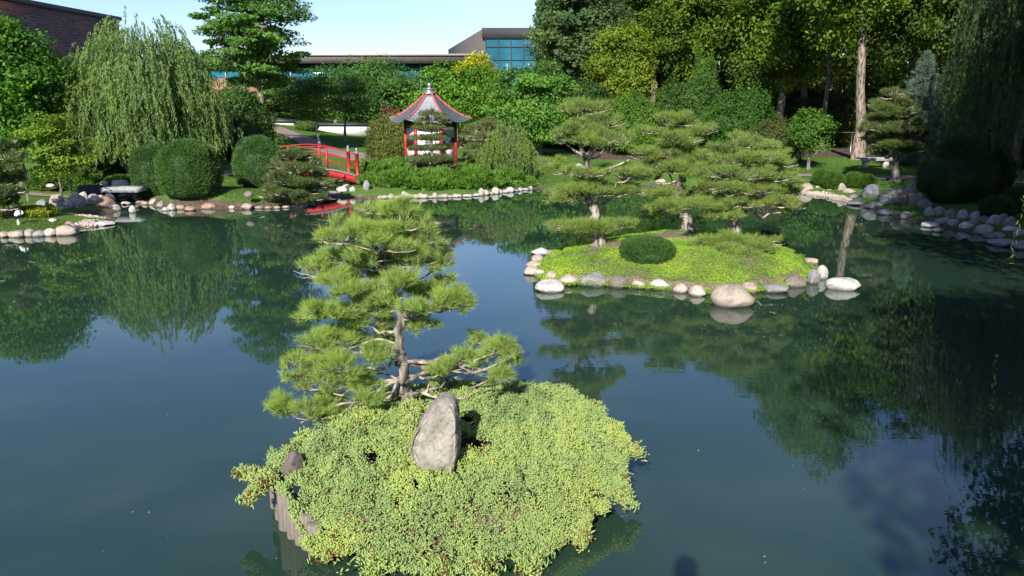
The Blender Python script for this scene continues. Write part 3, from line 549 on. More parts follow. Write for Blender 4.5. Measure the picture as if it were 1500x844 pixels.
# foreground pine
pads = [(566,308,58,17,.0),(532,338,62,20,-.12),(612,338,46,18,.05),(500,352,55,19,-.2),(560,362,70,20,-.3),(625,352,36,16,.0),(470,402,54,18,.1),(525,402,52,16,.25),(585,415,48,18,-.25),(640,425,50,18,.1),(655,448,46,18,-.15),(610,450,48,18,-.3),(550,452,46,17,.0),(485,455,58,17,-.1),(455,462,34,12,.15),(470,505,50,17,-.1),(510,492,44,15,.2),(450,530,38,18,.05),(500,538,48,18,-.25),(545,520,36,15,-.2),(470,565,50,20,-.1),(425,598,36,15,.05),(465,608,46,20,-.3),(540,582,34,13,-.3),(700,525,40,16,.1),(735,510,34,15,.0),(725,548,38,15,-.15),(655,540,34,12,-.1),(700,500,24,10,.35),(575,388,44,16,.3),(545,378,50,18,-.1),(600,386,50,17,-.1),(535,430,50,18,.1),(575,432,54,18,-.1),(505,425,40,15,-.2),(590,332,44,17,-.15),(550,320,44,16,.15),(525,470,56,18,.1),(575,478,40,14,.25),(610,475,40,14,.0),(500,500,46,16,.2),(520,558,44,16,-.1),(480,588,44,17,.0),(665,438,44,17,-.1),(430,545,34,16,-.1),(560,505,34,12,.3),(505,380,50,17,.2),(645,385,26,12,.1),(682,535,36,14,.15),(745,525,28,14,.1),(720,512,34,12,.25),(640,552,26,10,.1),(405,592,26,12,.1)]
pine('pine_tree', 'wiry green pine with open needle tiers beside the tall rock on the near island', (601, 628), 7.15, [(601,622),(600,600,.0),(594,575,.05),(590,555,.0),(591,530,.0),(582,503,-.05),(590,470,-.06),(578,438,.0),(564,405,.05),(561,375,.0),(566,345,.0),(567,312,.0)], pads, .064, den=700, nk=36, L=.092, W=.0032, col=(0.28, 0.40, 0.10), bark=(.22, .19, .165), zbase=.43, twig=.0032, spread=.42, depth=.66,
     branches=[([(592,562),(620,545,-.02),(650,543,-.05),(690,548,-.1),(720,538,-.1),(762,516,-.05)], .021), ([(597,585),(575,572,.05),(545,590,-.05),(500,590,-.1),(470,605,-.15),(440,620,-.2)], .020), ([(545,590,-.05),(520,588,-.1),(500,608,-.25),(470,622,-.35)], .009), ([(583,505),(555,495,0),(520,508,0),(480,520,0),(440,535,0)], .013), ([(588,470),(610,455,0),(650,455,0),(690,440,0)], .012), ([(592,560),(560,545,.1),(520,555,.05),(460,560,0)], .012)])
# floating leaves and petals on the water
mb = MB(); fl = []
for _ in range(60): fl.append((rng.uniform(1090, 1275), rng.uniform(438, 462)))
for _ in range(22): fl.append((rng.uniform(60, 1350), rng.uniform(470, 830)))
for fx, fy in fl + [(405, 818), (1120, 815), (1121, 824), (1179, 716), (1175, 690), (1162, 682)]:
    q = at_z(fx, fy, .006); a_ = rng.uniform(0, 6.3); L_ = rng.uniform(.012, .03)
    leaves(mb, q[None], np.array([[math.cos(a_), math.sin(a_), .05]]), np.array([[.0, .1, 1.]]), L_, L_ * .55, np.array([.6]))
tag(mb.build('fallen_leaves', 'leaf', color=(.55, .50, .34)), 'tiny pale leaves and petals floating on the pond', 'fallen leaves', kind='stuff')
# ================================================================== FAR ISLAND
FI = np.array([at_z(*q)[:2] for q in [(772,404),(783,421),(812,427),(850,424),(905,426),(960,431),(1020,436),(1060,442),(1100,436),(1145,430),(1185,421),(1212,408),(1208,392),(1180,374),(1140,360),(1085,349),(1020,342),(960,342),(900,349),(845,359),(800,371),(780,386)]])
def fi_z(X, Y):
    s = -sdf(X, Y, FI) - .26 + .06 * vnoise(np.c_[X, Y, 0 * X], 1.7); q = np.clip(s / 1.9, 0, 1); return -.45 + .53 * np.clip(s / .22, 0, 1) + .30 * (q * (2 - q)) + fbm(np.c_[X, Y, 0 * X], .9, 3) * .09 * np.clip(s, 0, 1), s
x_ = np.arange(FI[:, 0].min() - .4, FI[:, 0].max() + .4, .07); y_ = np.arange(FI[:, 1].min() - .4, FI[:, 1].max() + .4, .07); XX, YY = np.meshgrid(x_, y_); ZZ, SS = fi_z(XX.ravel(), YY.ravel())
mb = MB(); mb.add(np.c_[XX.ravel(), YY.ravel(), ZZ], grid_faces(*XX.shape)); tag(mb.build('island_ground', 'dry_soil', smooth=True), kind='structure')
n = 330000; X = rng.uniform(x_[0], x_[-1], n); Y = rng.uniform(y_[0], y_[-1], n); Z, s = fi_z(X, Y); ok = s > -.15 + rng.uniform(0, .08, n) - .06 * vnoise(np.c_[X, Y, 0 * X], 6.)
for bx, by, br in ((968, 347, .75), (905, 363, .42), (880, 360, .40), (1010, 343, .4), (1060, 372, .35), (1160, 352, .25), (1075, 350, .4)):
    q = at_z(bx, by, .34); ok &= ~(np.hypot(X - q[0], Y - q[1]) < br * (1 + .7 * vnoise(np.c_[X, Y, 0 * X], 3.)) * rng.uniform(.7, 1.1, n))
pt = fbm(np.c_[X, Y, 0 * X], 1.3, 3); ok &= (pt + rng.uniform(-.2, .2, n)) < .42
X, Y, Z, pt = X[ok], Y[ok], Z[ok], pt[ok]; n = len(X); P = np.c_[X, Y, np.maximum(Z, .04) + rng.uniform(.0, .045, n)]
mb = MB(); N_ = unit(rdir(n) * .8 + np.array([0, -.1, 1.])); leaves(mb, P, rdir(n) + np.array([0, 0, .3]), N_, rng.uniform(.018, .034, n), .016, np.clip(.5 - pt * .9 + rng.uniform(-.25, .25, n), 0, 1))
tag(mb.build('moss_ground_cover', 'leaf', color=(.27, .43, .06)), 'bright yellow green mossy carpet covering the far island', 'ground cover', kind='stuff')
place = 'in the stone ring of the far island'; g_ = 'stones ringing the far island'
rows = [(805,374,15,8,'grey'),(787,384,18,11,'pink'),(782,393,24,10,'pink'),(778,403,24,13,'tan'),(791,405,16,10,'white'),(812,411,27,14,'pink'),(831,418,36,15,'peach'),(870,420,40,20,'grey','speckled angular block'),(908,422,31,18,'brown','smooth domed stone'),(936,423,20,12,'peach'),(968,424,32,15,'white'),(998,429,22,13,'peach'),(1024,434,27,15,'peach'),(1066,424,26,17,'grey'),(1100,429,25,15,'pink'),(1138,429,42,12,'grey'),(1167,421,33,19,'brown'),(1193,416,22,21,'grey'),(1205,409,18,21,'white'),(1190,387,20,10,'pink')]
stones(rows, place, g_)
stone(791, 374, 28, 11, 'white', 'flat pale slab capping the left tip of the far island', g_, cat='stone')
stone(806, 428, 44, 17, 'white', 'low whitish boulder standing in the water off the left front of the far island', g_, z=0, ang=.8, cat='boulder')
stone(1075, 450, 66, 32, 'tan', 'largest grey tan boulder jutting into the water at the front of the far island', g_, z=0, ang=.8, cat='boulder', tilt=.12)
stone(1238, 425, 52, 19, 'white', 'long pale slab lying in the water detached from the far island', g_, z=0, ang=.7, cat='boulder', dep=.6, rz=-.12)
shrub('globe_shrub', 'small clipped dark green dome shrub on the mossy far island', 'shrub', 948, 15.35, 349, 392, 38, n=26000, leaf=.035, col=(0.069, 0.144, 0.037), lump=.08, shag=.05, z0=.26, aspect=.35, spiky=1, boxy=.8, core=.93)
KP = dict(den=340, nk=28, L=.12, W=.0066, twig=.005, spread=.48, zbase=.34, col=(0.21, 0.305, 0.075), bark=(.27, .24, .205))
pine('pine_tree', 'tall cloud-pruned pine with bare forked pale trunk, leftmost on the far island', (878, 360), 16.6, [(879,356),(873,335),(871,315,.05),(869,290,.05),(866,262),(860,236),(853,215),(846,199),(846,180)],
     [(857,163,52,16),(846,186,40,12,-.2),(880,184,48,14,.1),(835,203,38,13,-.2),(873,207,58,16,-.3),(908,206,30,12,.1),(814,243,28,10),(830,254,26,9,-.3),(895,250,44,10,.2),(925,257,40,11,-.1),(870,256,36,8,-.4),(862,284,74,14,-.1),(905,282,52,12,.2),(820,293,34,11,-.3),(868,333,66,9),(905,329,40,8,.1),(815,331,26,7)], .13,
     branches=[([(866,255),(885,250),(905,242),(922,234)], .035), ([(860,236),(872,218),(884,206)], .045), ([(853,228),(838,218),(826,208)], .035)], **KP)
pine('pine_tree', 'airy cloud-pruned pine between two others, hindmost on the far island', (1008, 340), 18.4, [(1008,336),(1003,318),(994,300),(992,280),(1000,262),(1003,240),(992,220),(988,200),(990,178)],
     [(990,180,44,14),(1022,194,38,12,.1),(965,192,36,11),(1000,206,44,12,-.3),(952,228,50,11,-.1),(1010,230,44,11),(977,248,56,12,-.1),(940,258,40,9,.1),(1005,252,42,10,-.3),(968,285,46,11),(985,303,50,10,-.3),(960,312,34,9,.1),(1010,288,40,11,.2)], .14,
     branches=[([(1000,236),(975,228),(955,222)], .03), ([(992,292),(970,300),(955,306)], .03), ([(992,280),(975,288),(962,300)], .03)], **KP)
pine('pine_tree', 'dense broad cloud-pruned pine with dark trunk, rightmost on the far island', (1076, 350), 16.7, [(1076,346),(1078,328),(1080,310),(1086,290),(1092,268),(1094,245),(1090,222)],
     [(1086,213,48,13),(1120,222,40,12,.1),(1060,225,40,12),(1095,236,62,14,-.3),(1140,240,38,11,.1),(1045,248,44,13),(1085,258,60,15,-.4),(1130,262,52,13,-.1),(1150,256,28,10,.2),(1040,274,42,12,-.1),(1090,280,58,12,-.4),(1150,282,38,9,.1),(1035,300,56,13,-.1),(1085,300,52,12,-.3),(1135,300,50,11,-.1),(1060,315,44,10,-.3),(1160,305,28,8)], .12,
     branches=[([(1078,325),(1062,318),(1050,312)], .035), ([(1086,290),(1110,284),(1150,282)], .03)], **KP)
pine('pine_shrub', 'low sprawling pine spreading over moss in front of the rightmost island pine', (1072, 368), 15.9, [(1072,366),(1075,358),(1080,352)],
     [(1045,358,38,11,.1),(1082,352,46,11,.2),(1070,368,50,12,-.2),(1105,366,46,12),(1095,380,34,11,-.4),(1128,356,28,9,.1),(1055,374,26,9,-.3),(1025,357,22,7,.1)], .07, branches=[([(1080,362),(1110,362),(1140,352)], .022)], cat='shrub', **KP)
# ================================================================== GRAVEL SPITS, GRASS
def patch(name, poly, z0_, hgt, material, n_peb, tintrng=(0, 1), kind='structure'):
    PL = np.array([at_z(*q)[:2] for q in poly]); a, b = PL.min(0) - .1, PL.max(0) + .1; X, Y = np.meshgrid(np.arange(a[0], b[0], .06), np.arange(a[1], b[1], .06)); s = -sdf(X.ravel(), Y.ravel(), PL)
    Z = -.25 + .29 * np.clip(s / .15, 0, 1) + hgt * np.clip(s / .5, 0, 1) + fbm(np.c_[X.ravel(), Y.ravel(), 0 * s], 2, 3) * .05; mb = MB(); mb.add(np.c_[X.ravel(), Y.ravel(), Z], grid_faces(*X.shape)); tag(mb.build(name, material, smooth=True), kind=kind)
    ok = s > .02; XY = np.c_[X.ravel(), Y.ravel(), Z][ok]; k = rng.integers(0, len(XY), n_peb); c = XY[k] + rng.normal(size=(n_peb, 3)) * [.04, .04, .003]; V, Fc = ICO[1]; mb = MB(); sc = rng.uniform(.018, .045, (n_peb, 1, 1)) * rng.uniform(.6, 1.2, (n_peb, 1, 3)); VV = (V[None] * sc + c[:, None]).reshape(-1, 3)
    FF = (Fc[None] + (np.arange(n_peb) * len(V))[:, None, None]).reshape(-1, 3); mb.add(VV, FF); return mb.build('gravel', 'rock', smooth=True, color=(.40, .33, .28))
tag(patch('gravel_bank', [(98,336),(150,333),(168,329),(160,322),(128,316),(100,318),(85,324)], 0, .05, 'gravel', 1500), 'pinkish pebbles heaped on the low spit by the left shore', 'gravel', kind='stuff')
tag(patch('gravel_bank', [(110,308),(150,311),(172,309),(165,303),(130,302),(100,302)], 0, .06, 'gravel', 900), 'loose pebbles around the boulders beside the stream mouth', 'gravel', kind='stuff')
tag(patch('gravel_bank', [(1165,284),(1200,289),(1240,297),(1262,300),(1250,289),(1215,282),(1175,278)], 0, .03, 'gravel', 900), 'pale pebbles along the small beach on the right shore', 'gravel', kind='stuff')
def grass(poly, n, z=.35, h=.06, col=(0.125, 0.237, 0.044), label=''):
    PL = np.array([at_z(q[0], q[1], z)[:2] for q in poly]); a, b = PL.min(0), PL.max(0); X = rng.uniform(a[0], b[0], n); Y = rng.uniform(a[1], b[1], n); ok = (sdf(X, Y, PL) < 0) & (sdf(X, Y, POND) > .12); X, Y = X[ok], Y[ok]; Z = ground_z(X, Y); P = np.c_[X, Y, Z]; m_ = len(P); d = unit(rng.normal(size=(m_, 3)) * .4 + [0, 0, 1]); s = unit(np.cross(d, rdir(m_))) * .009; L_ = rng.uniform(.5, 1.2, (m_, 1)) * h
    V = np.stack([P - s, P + s, P + d * L_], 1).reshape(-1, 3); mb = MB(); mb.add(V, np.arange(m_ * 3).reshape(-1, 3), np.repeat(np.clip(.5 + fbm(P, .8, 2) * .6 + rng.uniform(-.2, .2, m_), 0, 1), 3)); tag(mb.build('grass', 'leaf', color=col), label, 'grass', kind='stuff')
grass([(-30,300),(-30,348),(112,342),(118,330),(90,318),(40,320)], 42000, .2, .045, (.12, .19, .045), 'short mown grass on the rounded point at the left shore')
grass([(315,262),(330,304),(480,302),(470,265),(400,255)], 60000, .45, .045, (.095, .17, .035), 'short grass on the bank beside the clipped globe shrubs')
grass([(1150,228),(1150,275),(1330,300),(1500,340),(1500,262),(1345,240),(1250,232)], 90000, .4, .05, (.085, .16, .03), 'mown lawn around the bench on the right shore')
grass([(395,200),(380,225),(470,262),(560,262),(560,205)], 60000, .5, .05, (.085, .165, .03), 'mown lawn behind the red bridge')
grass([(690,240),(750,255),(860,262),(860,235),(740,232)], 26000, .45, .05, (.085, .16, .03), 'lawn strip behind the small weeping tree')
# ================================================================== SHORE STONES
stones([(4,348,14,9,'tan'),(20,348,28,12,'tan'),(41,347,17,11,'tan'),(54,347,21,10,'grey'),(71,346,18,12,'peach'),(93,345,34,15,'tan'),(110,342,10,13,'dark')], 'edging the grassy point at the left shore', 'stones edging the left point', z=0.)
stones([(61,304,20,12,'grey','jagged angular stone'),(80,301,22,18,'pink'),(91,307,18,12,'grey'),(100,305,12,11,'white'),(109,304,28,20,'tan'),(119,298,16,19,'white'),(126,306,20,10,'white'),(136,299,19,15,'white'),(144,294,18,9,'white'),(151,308,32,21,'rust','pyramid-shaped boulder'),(158,300,19,16,'dark'),(167,309,16,10,'white')], 'in the boulder cluster by the dark slab', 'boulders clustered by the stream mouth')
stones([(120,332,34,7,'tan','flat angular ledge'),(147,331,34,7,'white','flat angular ledge'),(75,325,14,5,'peach'),(100,329,14,5,'rust')], 'around the low gravel spit', 'ledges of the gravel spit')
stones([(183,300,15,5,'white'),(177,289,14,5,'pink'),(193,312,10,11,'white'),(199,287,13,9,'grey'),(204,298,15,4,'rust'),(211,300,12,5,'tan'),(213,287,10,9,'white'),(200,305,9,5,'dark')], 'in the shallow stream', 'stones in the stream')
stones([(224,300,18,9,'peach'),(235,304,16,10,'grey'),(241,309,13,5,'white'),(250,308,12,10,'white'),(262,307,17,7,'pink'),(275,305,18,14,'pink'),(288,303,15,13,'rust'),(277,309,17,7,'rust'),(304,306,26,9,'rust'),(317,304,20,9,'rust'),(328,305,16,9,'tan'),(339,306,10,6,'white'),(361,307,19,9,'tan'),(378,306,13,4,'tan'),(392,306,12,4,'pink'),(405,306,10,4,'tan'),(418,305,12,4,'pink'),(431,304,10,4,'tan'),(445,303,12,5,'white'),(458,302,10,5,'grey')], 'along the shore below the globe shrubs', 'shore stones below the globe shrubs')
stone(363, 288, 14, 8, 'brown', 'small brown stone alone on the grass bank right of the globe shrubs', None, cat='stone')
stone(173, 277, 27, 15, 'white', 'big pale boulder behind the stone slab bridge', None, cat='boulder', z=.35)
stone(151, 273, 13, 8, 'white', 'pale rounded stone beside the dark slab', None, z=.35)
stone(157, 255, 14, 13, 'grey', 'grey boulder among junipers under the big willow', None, D=31)
stone(189, 256, 9, 12, 'tan', 'tan stone left of the clipped globe pair under the willow', None, D=30.5)
stone(72, 274, 13, 5, 'white', 'flat pale stone by the rope rail at the left path', None, z=.4)
stones([(487,287,26,7,'tan'),(500,282,18,9,'white'),(507,273,15,11,'white'),(519,270,14,14,'grey'),(523,266,9,15,'white'),(516,280,10,7,'white'),(537,279,11,15,'grey'),(528,290,8,6,'brown'),(548,284,12,7,'white')], 'at the right foot of the red bridge', 'stones at the red bridge')
nx_ = []
for x_0, dx_ in zip(np.linspace(556, 778, 31), rng.uniform(-2, 2, 31)):
    x0 = x_0 + dx_; yb = np.interp(x0, [550, 640, 690, 725, 765, 790], [291.5, 290, 288.5, 284.5, 279.5, 277]); nx_.append((x0, yb, rng.uniform(7, 15), rng.choice([4, 5, 6, 8, 11], p=[.25, .3, .2, .15, .1]), str(rng.choice(['white', 'tan', 'peach', 'grey', 'pink'], p=[.36, .22, .18, .14, .1]))))
stones(nx_, 'along the shore below the pavilion', 'shore stones below the pavilion')
stones([(755,257,8,10,'peach'),(765,259,12,6,'peach'),(781,259,12,9,'grey'),(786,270,12,9,'dark'),(794,271,12,6,'pink'),(806,270,12,6,'peach'),(818,269,12,6,'white'),(832,270,14,6,'pink'),(850,271,15,8,'peach'),(865,273,15,8,'white'),(882,272,14,7,'tan'),(900,271,14,7,'grey'),(918,271,12,6,'peach'),(936,272,12,6,'white'),(952,272,10,6,'tan'),(968,272,18,11,'peach'),(991,272,14,8,'tan'),(1010,273,12,6,'white'),(1030,274,14,6,'grey'),(1050,275,14,7,'peach'),(1070,276,12,6,'tan'),(1090,276,14,7,'pink'),(1106,276,14,7,'white'),(1120,276,18,9,'peach'),(1140,279,14,6,'grey')], 'along the shore behind the island pines', 'shore stones behind the island pines')
stone(846, 254, 23, 15, 'white', 'large white boulder on the lawn behind the leftmost island pine', None, D=31.5, cat='boulder')
stone(800, 206, 10, 5, 'tan', 'small tan stone lit under the trees right of the weeping tree', None, D=45)
stones([(1172,277,15,14,'white','domed boulder'),(1183,283,22,15,'pink'),(1200,282,15,10,'peach'),(1216,276,15,14,'pink','pointed stone'),(1219,285,22,8,'peach'),(1234,286,13,18,'tan','pyramid-shaped stone'),(1246,286,20,10,'tan'),(1255,292,20,8,'grey'),(1267,274,34,13,'rust','mossy angular boulder'),(1281,290,30,20,'blue','angular boulder'),(1261,301,36,8,'blue','flat slab'),(1284,306,26,10,'blue'),(1303,300,26,16,'blue'),(1298,315,22,9,'blue')], 'in the bay by the bench', 'boulders of the bay by the bench')
stones([(1343,279,15,24,'brown'),(1322,300,28,24,'brown'),(1344,300,28,20,'brown'),(1363,294,17,15,'blue'),(1331,321,21,12,'grey'),(1349,323,19,8,'brown'),(1364,318,17,15,'grey'),(1366,333,28,8,'white','flat slab'),(1385,331,26,14,'grey'),(1412,330,24,23,'grey'),(1419,338,24,13,'white'),(1445,331,26,15,'brown'),(1446,344,28,15,'grey'),(1469,340,26,28,'brown'),(1464,350,26,10,'grey'),(1484,346,24,14,'white'),(1476,361,44,11,'grey','flat slab'),(1448,356,30,6,'brown'),(1500,366,26,14,'grey')], 'along the shaded right bank', 'boulders of the shaded right bank')

stones([(1310,292,22,16,'blue'),(1336,286,18,14,'grey'),(1357,306,22,14,'brown'),(1378,316,20,14,'grey'),(1396,322,22,16,'brown'),(1400,334,22,13,'grey'),(1430,336,22,15,'brown'),(1432,322,18,13,'grey'),(1458,330,22,16,'grey'),(1455,350,22,10,'brown'),(1482,334,22,17,'brown'),(1496,352,24,16,'grey'),(1376,340,18,8,'brown')], 'among the inner boulders of the shaded right bank', 'inner boulders of the shaded right bank')
# ================================================================== LEFT GARDEN
GP_ = 'spreading junipers on the left slope'
for px, D, top, bot, hw, lab in ((95,28.5,240,272,42,'largest'),(138,29.5,236,262,26,'narrow'),(62,27,252,272,22,'lowest'),(182,31,232,258,24,'rightmost'),(170,28,259,270,20,'smallest'),(118,27.5,250,274,30,'nearest')):
    shrub('juniper_shrub', f"{lab} feathery green juniper mound on the slope under the big willow", 'shrub', px, D, top, bot, hw, n=9000, leaf=.11, col=(0.094, 0.194, 0.037), group=GP_, lump=.30, shag=.16, aspect=.28, spiky=1, core=.75, tintamp=.8)
shrub('round_shrub', 'yellow green rounded shrub between junipers under the willow', 'shrub', 147, 30.5, 208, 243, 25, n=9000, leaf=.07, col=(0.213, 0.275, 0.037), lump=.08, shag=.06)
shrub('globe_shrub', 'large clipped green globe at the shore, front one of the overlapping pair', 'shrub', 276, 24.6, 207, 297, 41, n=42000, leaf=.055, col=(0.081, 0.169, 0.044), lump=.07, shag=.055, aspect=.4, core=.93, boxy=.85, spiky=1)
shrub('globe_shrub', 'smaller clipped green globe tucked behind the left side of the large one', 'shrub', 220, 26.4, 215, 286, 27, n=24000, leaf=.055, col=(0.075, 0.156, 0.044), lump=.08, shag=.05, aspect=.4, core=.93, boxy=.85, spiky=1)
shrub('clipped_shrub', 'clipped green mound left of the low pine and red bridge', 'shrub', 380, 27.8, 203, 272, 37, n=26000, leaf=.06, col=(0.081, 0.169, 0.050), lump=.08, shag=.05, aspect=.4, spiky=1)
shrub('clipped_shrub', 'darker clipped mound peeping out behind the mound by the bridge', 'shrub', 362, 30, 204, 262, 20, n=9000, leaf=.06, col=(0.062, 0.125, 0.044), lump=.1, shag=.05, aspect=.4, spiky=1)
shrub('low_shrub', 'low golden groundcover shrub behind the garden lamp', 'shrub', 38, 21.6, 303, 322, 40, n=9000, leaf=.06, col=(0.275, 0.325, 0.025), lump=.25, shag=.2, rd=.5)
pine('pine_shrub', 'dark spreading garden pine at the shore left of the red bridge', (440, 300), 24.6, [(440,298),(437,285),(432,270),(430,252),(432,236)],
     [(432,230,34,9),(415,243,26,9),(448,240,28,9),(428,250,44,11,-.3),(400,262,26,9),(465,255,22,8),(440,266,48,10,-.4),(410,277,34,9,-.2),(468,273,28,9,-.1),(432,284,46,9,-.5),(395,288,22,7),(455,291,38,7,-.4)], .13, den=280, nk=24, L=.13, W=.012, col=(0.106, 0.163, 0.050), twig=.012, bark=(.27, .24, .21), cat='shrub', depth=.8)
pine('pine_tree', 'layered garden pine at the left frame edge above the grass point', (14, 322), 21.2, [(14,320),(12,300),(8,275),(4,250),(2,225)],
     [(2,213,34,10),(-18,228,34,10),(12,232,32,10,-.2),(-2,248,44,11,-.3),(18,262,26,9),(-8,270,40,11,-.2),(12,282,34,9,-.4),(-10,292,40,10,-.3),(22,298,20,8,-.1),(4,306,30,7,-.4)], .12, den=280, nk=24, L=.13, W=.011, col=(0.094, 0.163, 0.044), twig=.012, depth=.8)
tree('maple_tree', 'small yellow green maple with fine layered leaves left of the willow', 'tree', 80, 24.5, 166, 268, 44, K=60, nl=170, leaf=.085, col=(0.144, 0.250, 0.031), tr=.05, flat=.3, up=1.0, aspect=.7)
tree('dogwood_tree', 'low pale-leaved tree reaching over junipers beside the left pine', 'tree', 80, 27.5, 202, 245, 30, K=34, nl=150, leaf=.07, col=(0.163, 0.225, 0.075), tr=.035, flat=.3, up=1.0)
tree('broadleaf_tree', 'large dense dark green tree filling the upper left corner', 'tree', 8, 27.5, 12, 225, 78, K=120, nl=260, leaf=.14, col=(0.081, 0.203, 0.025), tr=.22, flat=.45)
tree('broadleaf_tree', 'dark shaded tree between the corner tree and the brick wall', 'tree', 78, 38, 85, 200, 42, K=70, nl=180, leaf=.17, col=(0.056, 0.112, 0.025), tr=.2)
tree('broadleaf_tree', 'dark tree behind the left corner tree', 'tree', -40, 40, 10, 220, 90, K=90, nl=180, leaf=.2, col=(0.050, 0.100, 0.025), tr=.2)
willow('willow_tree', 'large pale green weeping willow in front of the brick building', 212, 30, 30, 106, 218, S_=3100, ml=46, leaf=.15, width=.034, col=(0.16, 0.26, 0.085), prof=.60, lo=.6, hi=1.8)
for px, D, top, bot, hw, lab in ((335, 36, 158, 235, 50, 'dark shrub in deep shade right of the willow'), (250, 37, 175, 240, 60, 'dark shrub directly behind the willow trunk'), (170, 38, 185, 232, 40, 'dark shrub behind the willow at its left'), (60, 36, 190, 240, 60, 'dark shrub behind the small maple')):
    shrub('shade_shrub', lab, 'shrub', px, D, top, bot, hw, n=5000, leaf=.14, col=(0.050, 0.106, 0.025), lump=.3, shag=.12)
shrub('leafy_shrub', 'rounded green shrub between willow and large ginkgo', 'shrub', 352, 37, 138, 205, 44, n=12000, leaf=.13, col=(0.069, 0.144, 0.031), lump=.28, shag=.12)
tree('ginkgo_tree', 'tall airy ginkgo with layered branches rising past the frame top', 'tree', 368, 39, -95, 172, 88, K=210, nl=170, leaf=.15, col=(.11, .235, .05), bark=(.26, .21, .16), tr=.22, flat=.28, up=1.1, inner=.02, nlimb=60, tpx=392, rc=.62)
tree('small_tree', 'slim young tree with pale trunk on the lawn before the white wall', 'tree', 455, 43, 92, 178, 48, K=60, nl=130, leaf=.13, col=(0.106, 0.200, 0.044), bark=(.42, .40, .37), tr=.08, flat=.25, up=1.1, tpx=468, inner=0)
tree('broadleaf_tree', 'dense dark green round tree over the white wall', 'tree', 553, 59, 88, 182, 62, K=90, nl=220, leaf=.19, col=(0.081, 0.187, 0.048), tr=.16)
tree('broadleaf_tree', 'mid-green tree above the wall between ginkgo and round tree', 'tree', 490, 60, 100, 180, 45, K=60, nl=180, leaf=.18, col=(0.098, 0.203, 0.048), tr=.14)
tree('broadleaf_tree', 'dim green tree behind the ginkgo trunk', 'tree', 400, 59, 95, 180, 50, K=60, nl=170, leaf=.18, col=(0.081, 0.163, 0.048), tr=.14)
tree('small_tree', 'slim dark-trunked tree just before the longer white wall', 'tree', 510, 48.5, 98, 172, 42, K=46, nl=110, leaf=.14, col=(.07, .15, .035), tr=.09, flat=.4, tpx=505, inner=0)
shrub('round_shrub', 'small round shrub against the white wall', 'shrub', 449, 52, 178, 197, 17, n=4000, leaf=.10, col=(0.088, 0.175, 0.037), lump=.1)
shrub('bronze_shrub', 'bronze-tipped green shrub left of the pavilion', 'shrub', 582, 36, 172, 237, 42, n=15000, leaf=.10, col=(0.131, 0.156, 0.037), lump=.12, shag=.08)
shrub('bronze_shrub', 'reddish brown shrub top behind the bronze-tipped shrub', 'shrub', 578, 38, 160, 225, 22, n=5000, leaf=.10, col=(0.163, 0.075, 0.044), lump=.2, shag=.1)
# ================================================================== PAVILION SIDE
tree('broadleaf_tree', 'bright green broad tree behind the pavilion roof', 'tree', 672, 45, 92, 195, 72, K=110, nl=230, leaf=.17, col=(0.106, 0.237, 0.022), bark=(.36, .25, .15), tr=.2, tpx=677, flat=.5)
tree('golden_tree', 'golden yellow tree top above the bright green tree', 'tree', 698, 55, 80, 150, 34, K=40, nl=200, leaf=.2, col=(0.350, 0.375, 0.025), tr=.14)
tree('layered_tree', 'dark green layered tree right of the pavilion', 'tree', 782, 40, 92, 222, 72, K=130, nl=210, leaf=.15, col=(0.098, 0.227, 0.040), tr=.16, flat=.32, tpx=790)
willow('weeping_tree', 'small pale weeping tree above junipers right of the pavilion', 742, 30.6, 176, 44, 246, S_=620, ml=34, leaf=.10, width=.022, col=(0.150, 0.237, 0.062), tr=.06, prof=.55, lo=.5, hi=1.3, cat='tree')
KN = dict(den=230, nk=22, L=.11, W=.010, twig=.006, col=(0.131, 0.181, 0.056), depth=.7)
pine('pine_tree', 'cloud-pruned pine in thin flat tiers directly before the pavilion', (634, 262), 29.6, [(634,258),(632,245),(634,230),(631,215),(633,200),(632,185),(632,170)],
     [(632,171,30,9),(618,178,18,6),(648,178,18,6),(632,188,37,3),(631,203,38,3),(632,218,38,3),(606,218,14,3),(632,234,42,4),(612,239,22,4),(655,241,24,4),(634,249,34,5)], .08, **KN)
pine('pine_tree', 'rounded garden pine between pavilion and weeping tree', (708, 250), 31.4, [(708,247),(706,230),(708,210),(712,190)],
     [(716,182,30,8),(700,192,26,8),(728,196,26,8),(710,203,38,9,-.2),(695,215,24,8),(725,218,30,8),(704,228,34,8,-.2),(700,240,26,7)], .09, **KN)
GJ = 'spreading junipers along the pavilion shore'
for i_, (px, D, top, bot, hw) in enumerate(((543,30.2,243,276,20),(562,28.9,256,288,24),(578,31.2,236,262,26),(594,28.4,252,288,22),(614,30.2,247,272,24),(626,28.2,261,288,22),(648,28.6,252,288,24),(672,28.5,262,288,22),(690,31,243,268,26),(698,28.6,253,288,22),(718,28.9,261,286,22),(738,29.4,251,283,24),(760,29.6,262,280,18))):
    shrub('juniper_shrub', f"feathery bright green juniper, {ORD[i_]} from the left in the pavilion shore planting", 'shrub', px, D, top, bot, hw, n=8000, leaf=.15, col=(.115, .235, .035), group=GJ, lump=.5, shag=.32, aspect=.22, spiky=1, core=.6, tintamp=1.0)
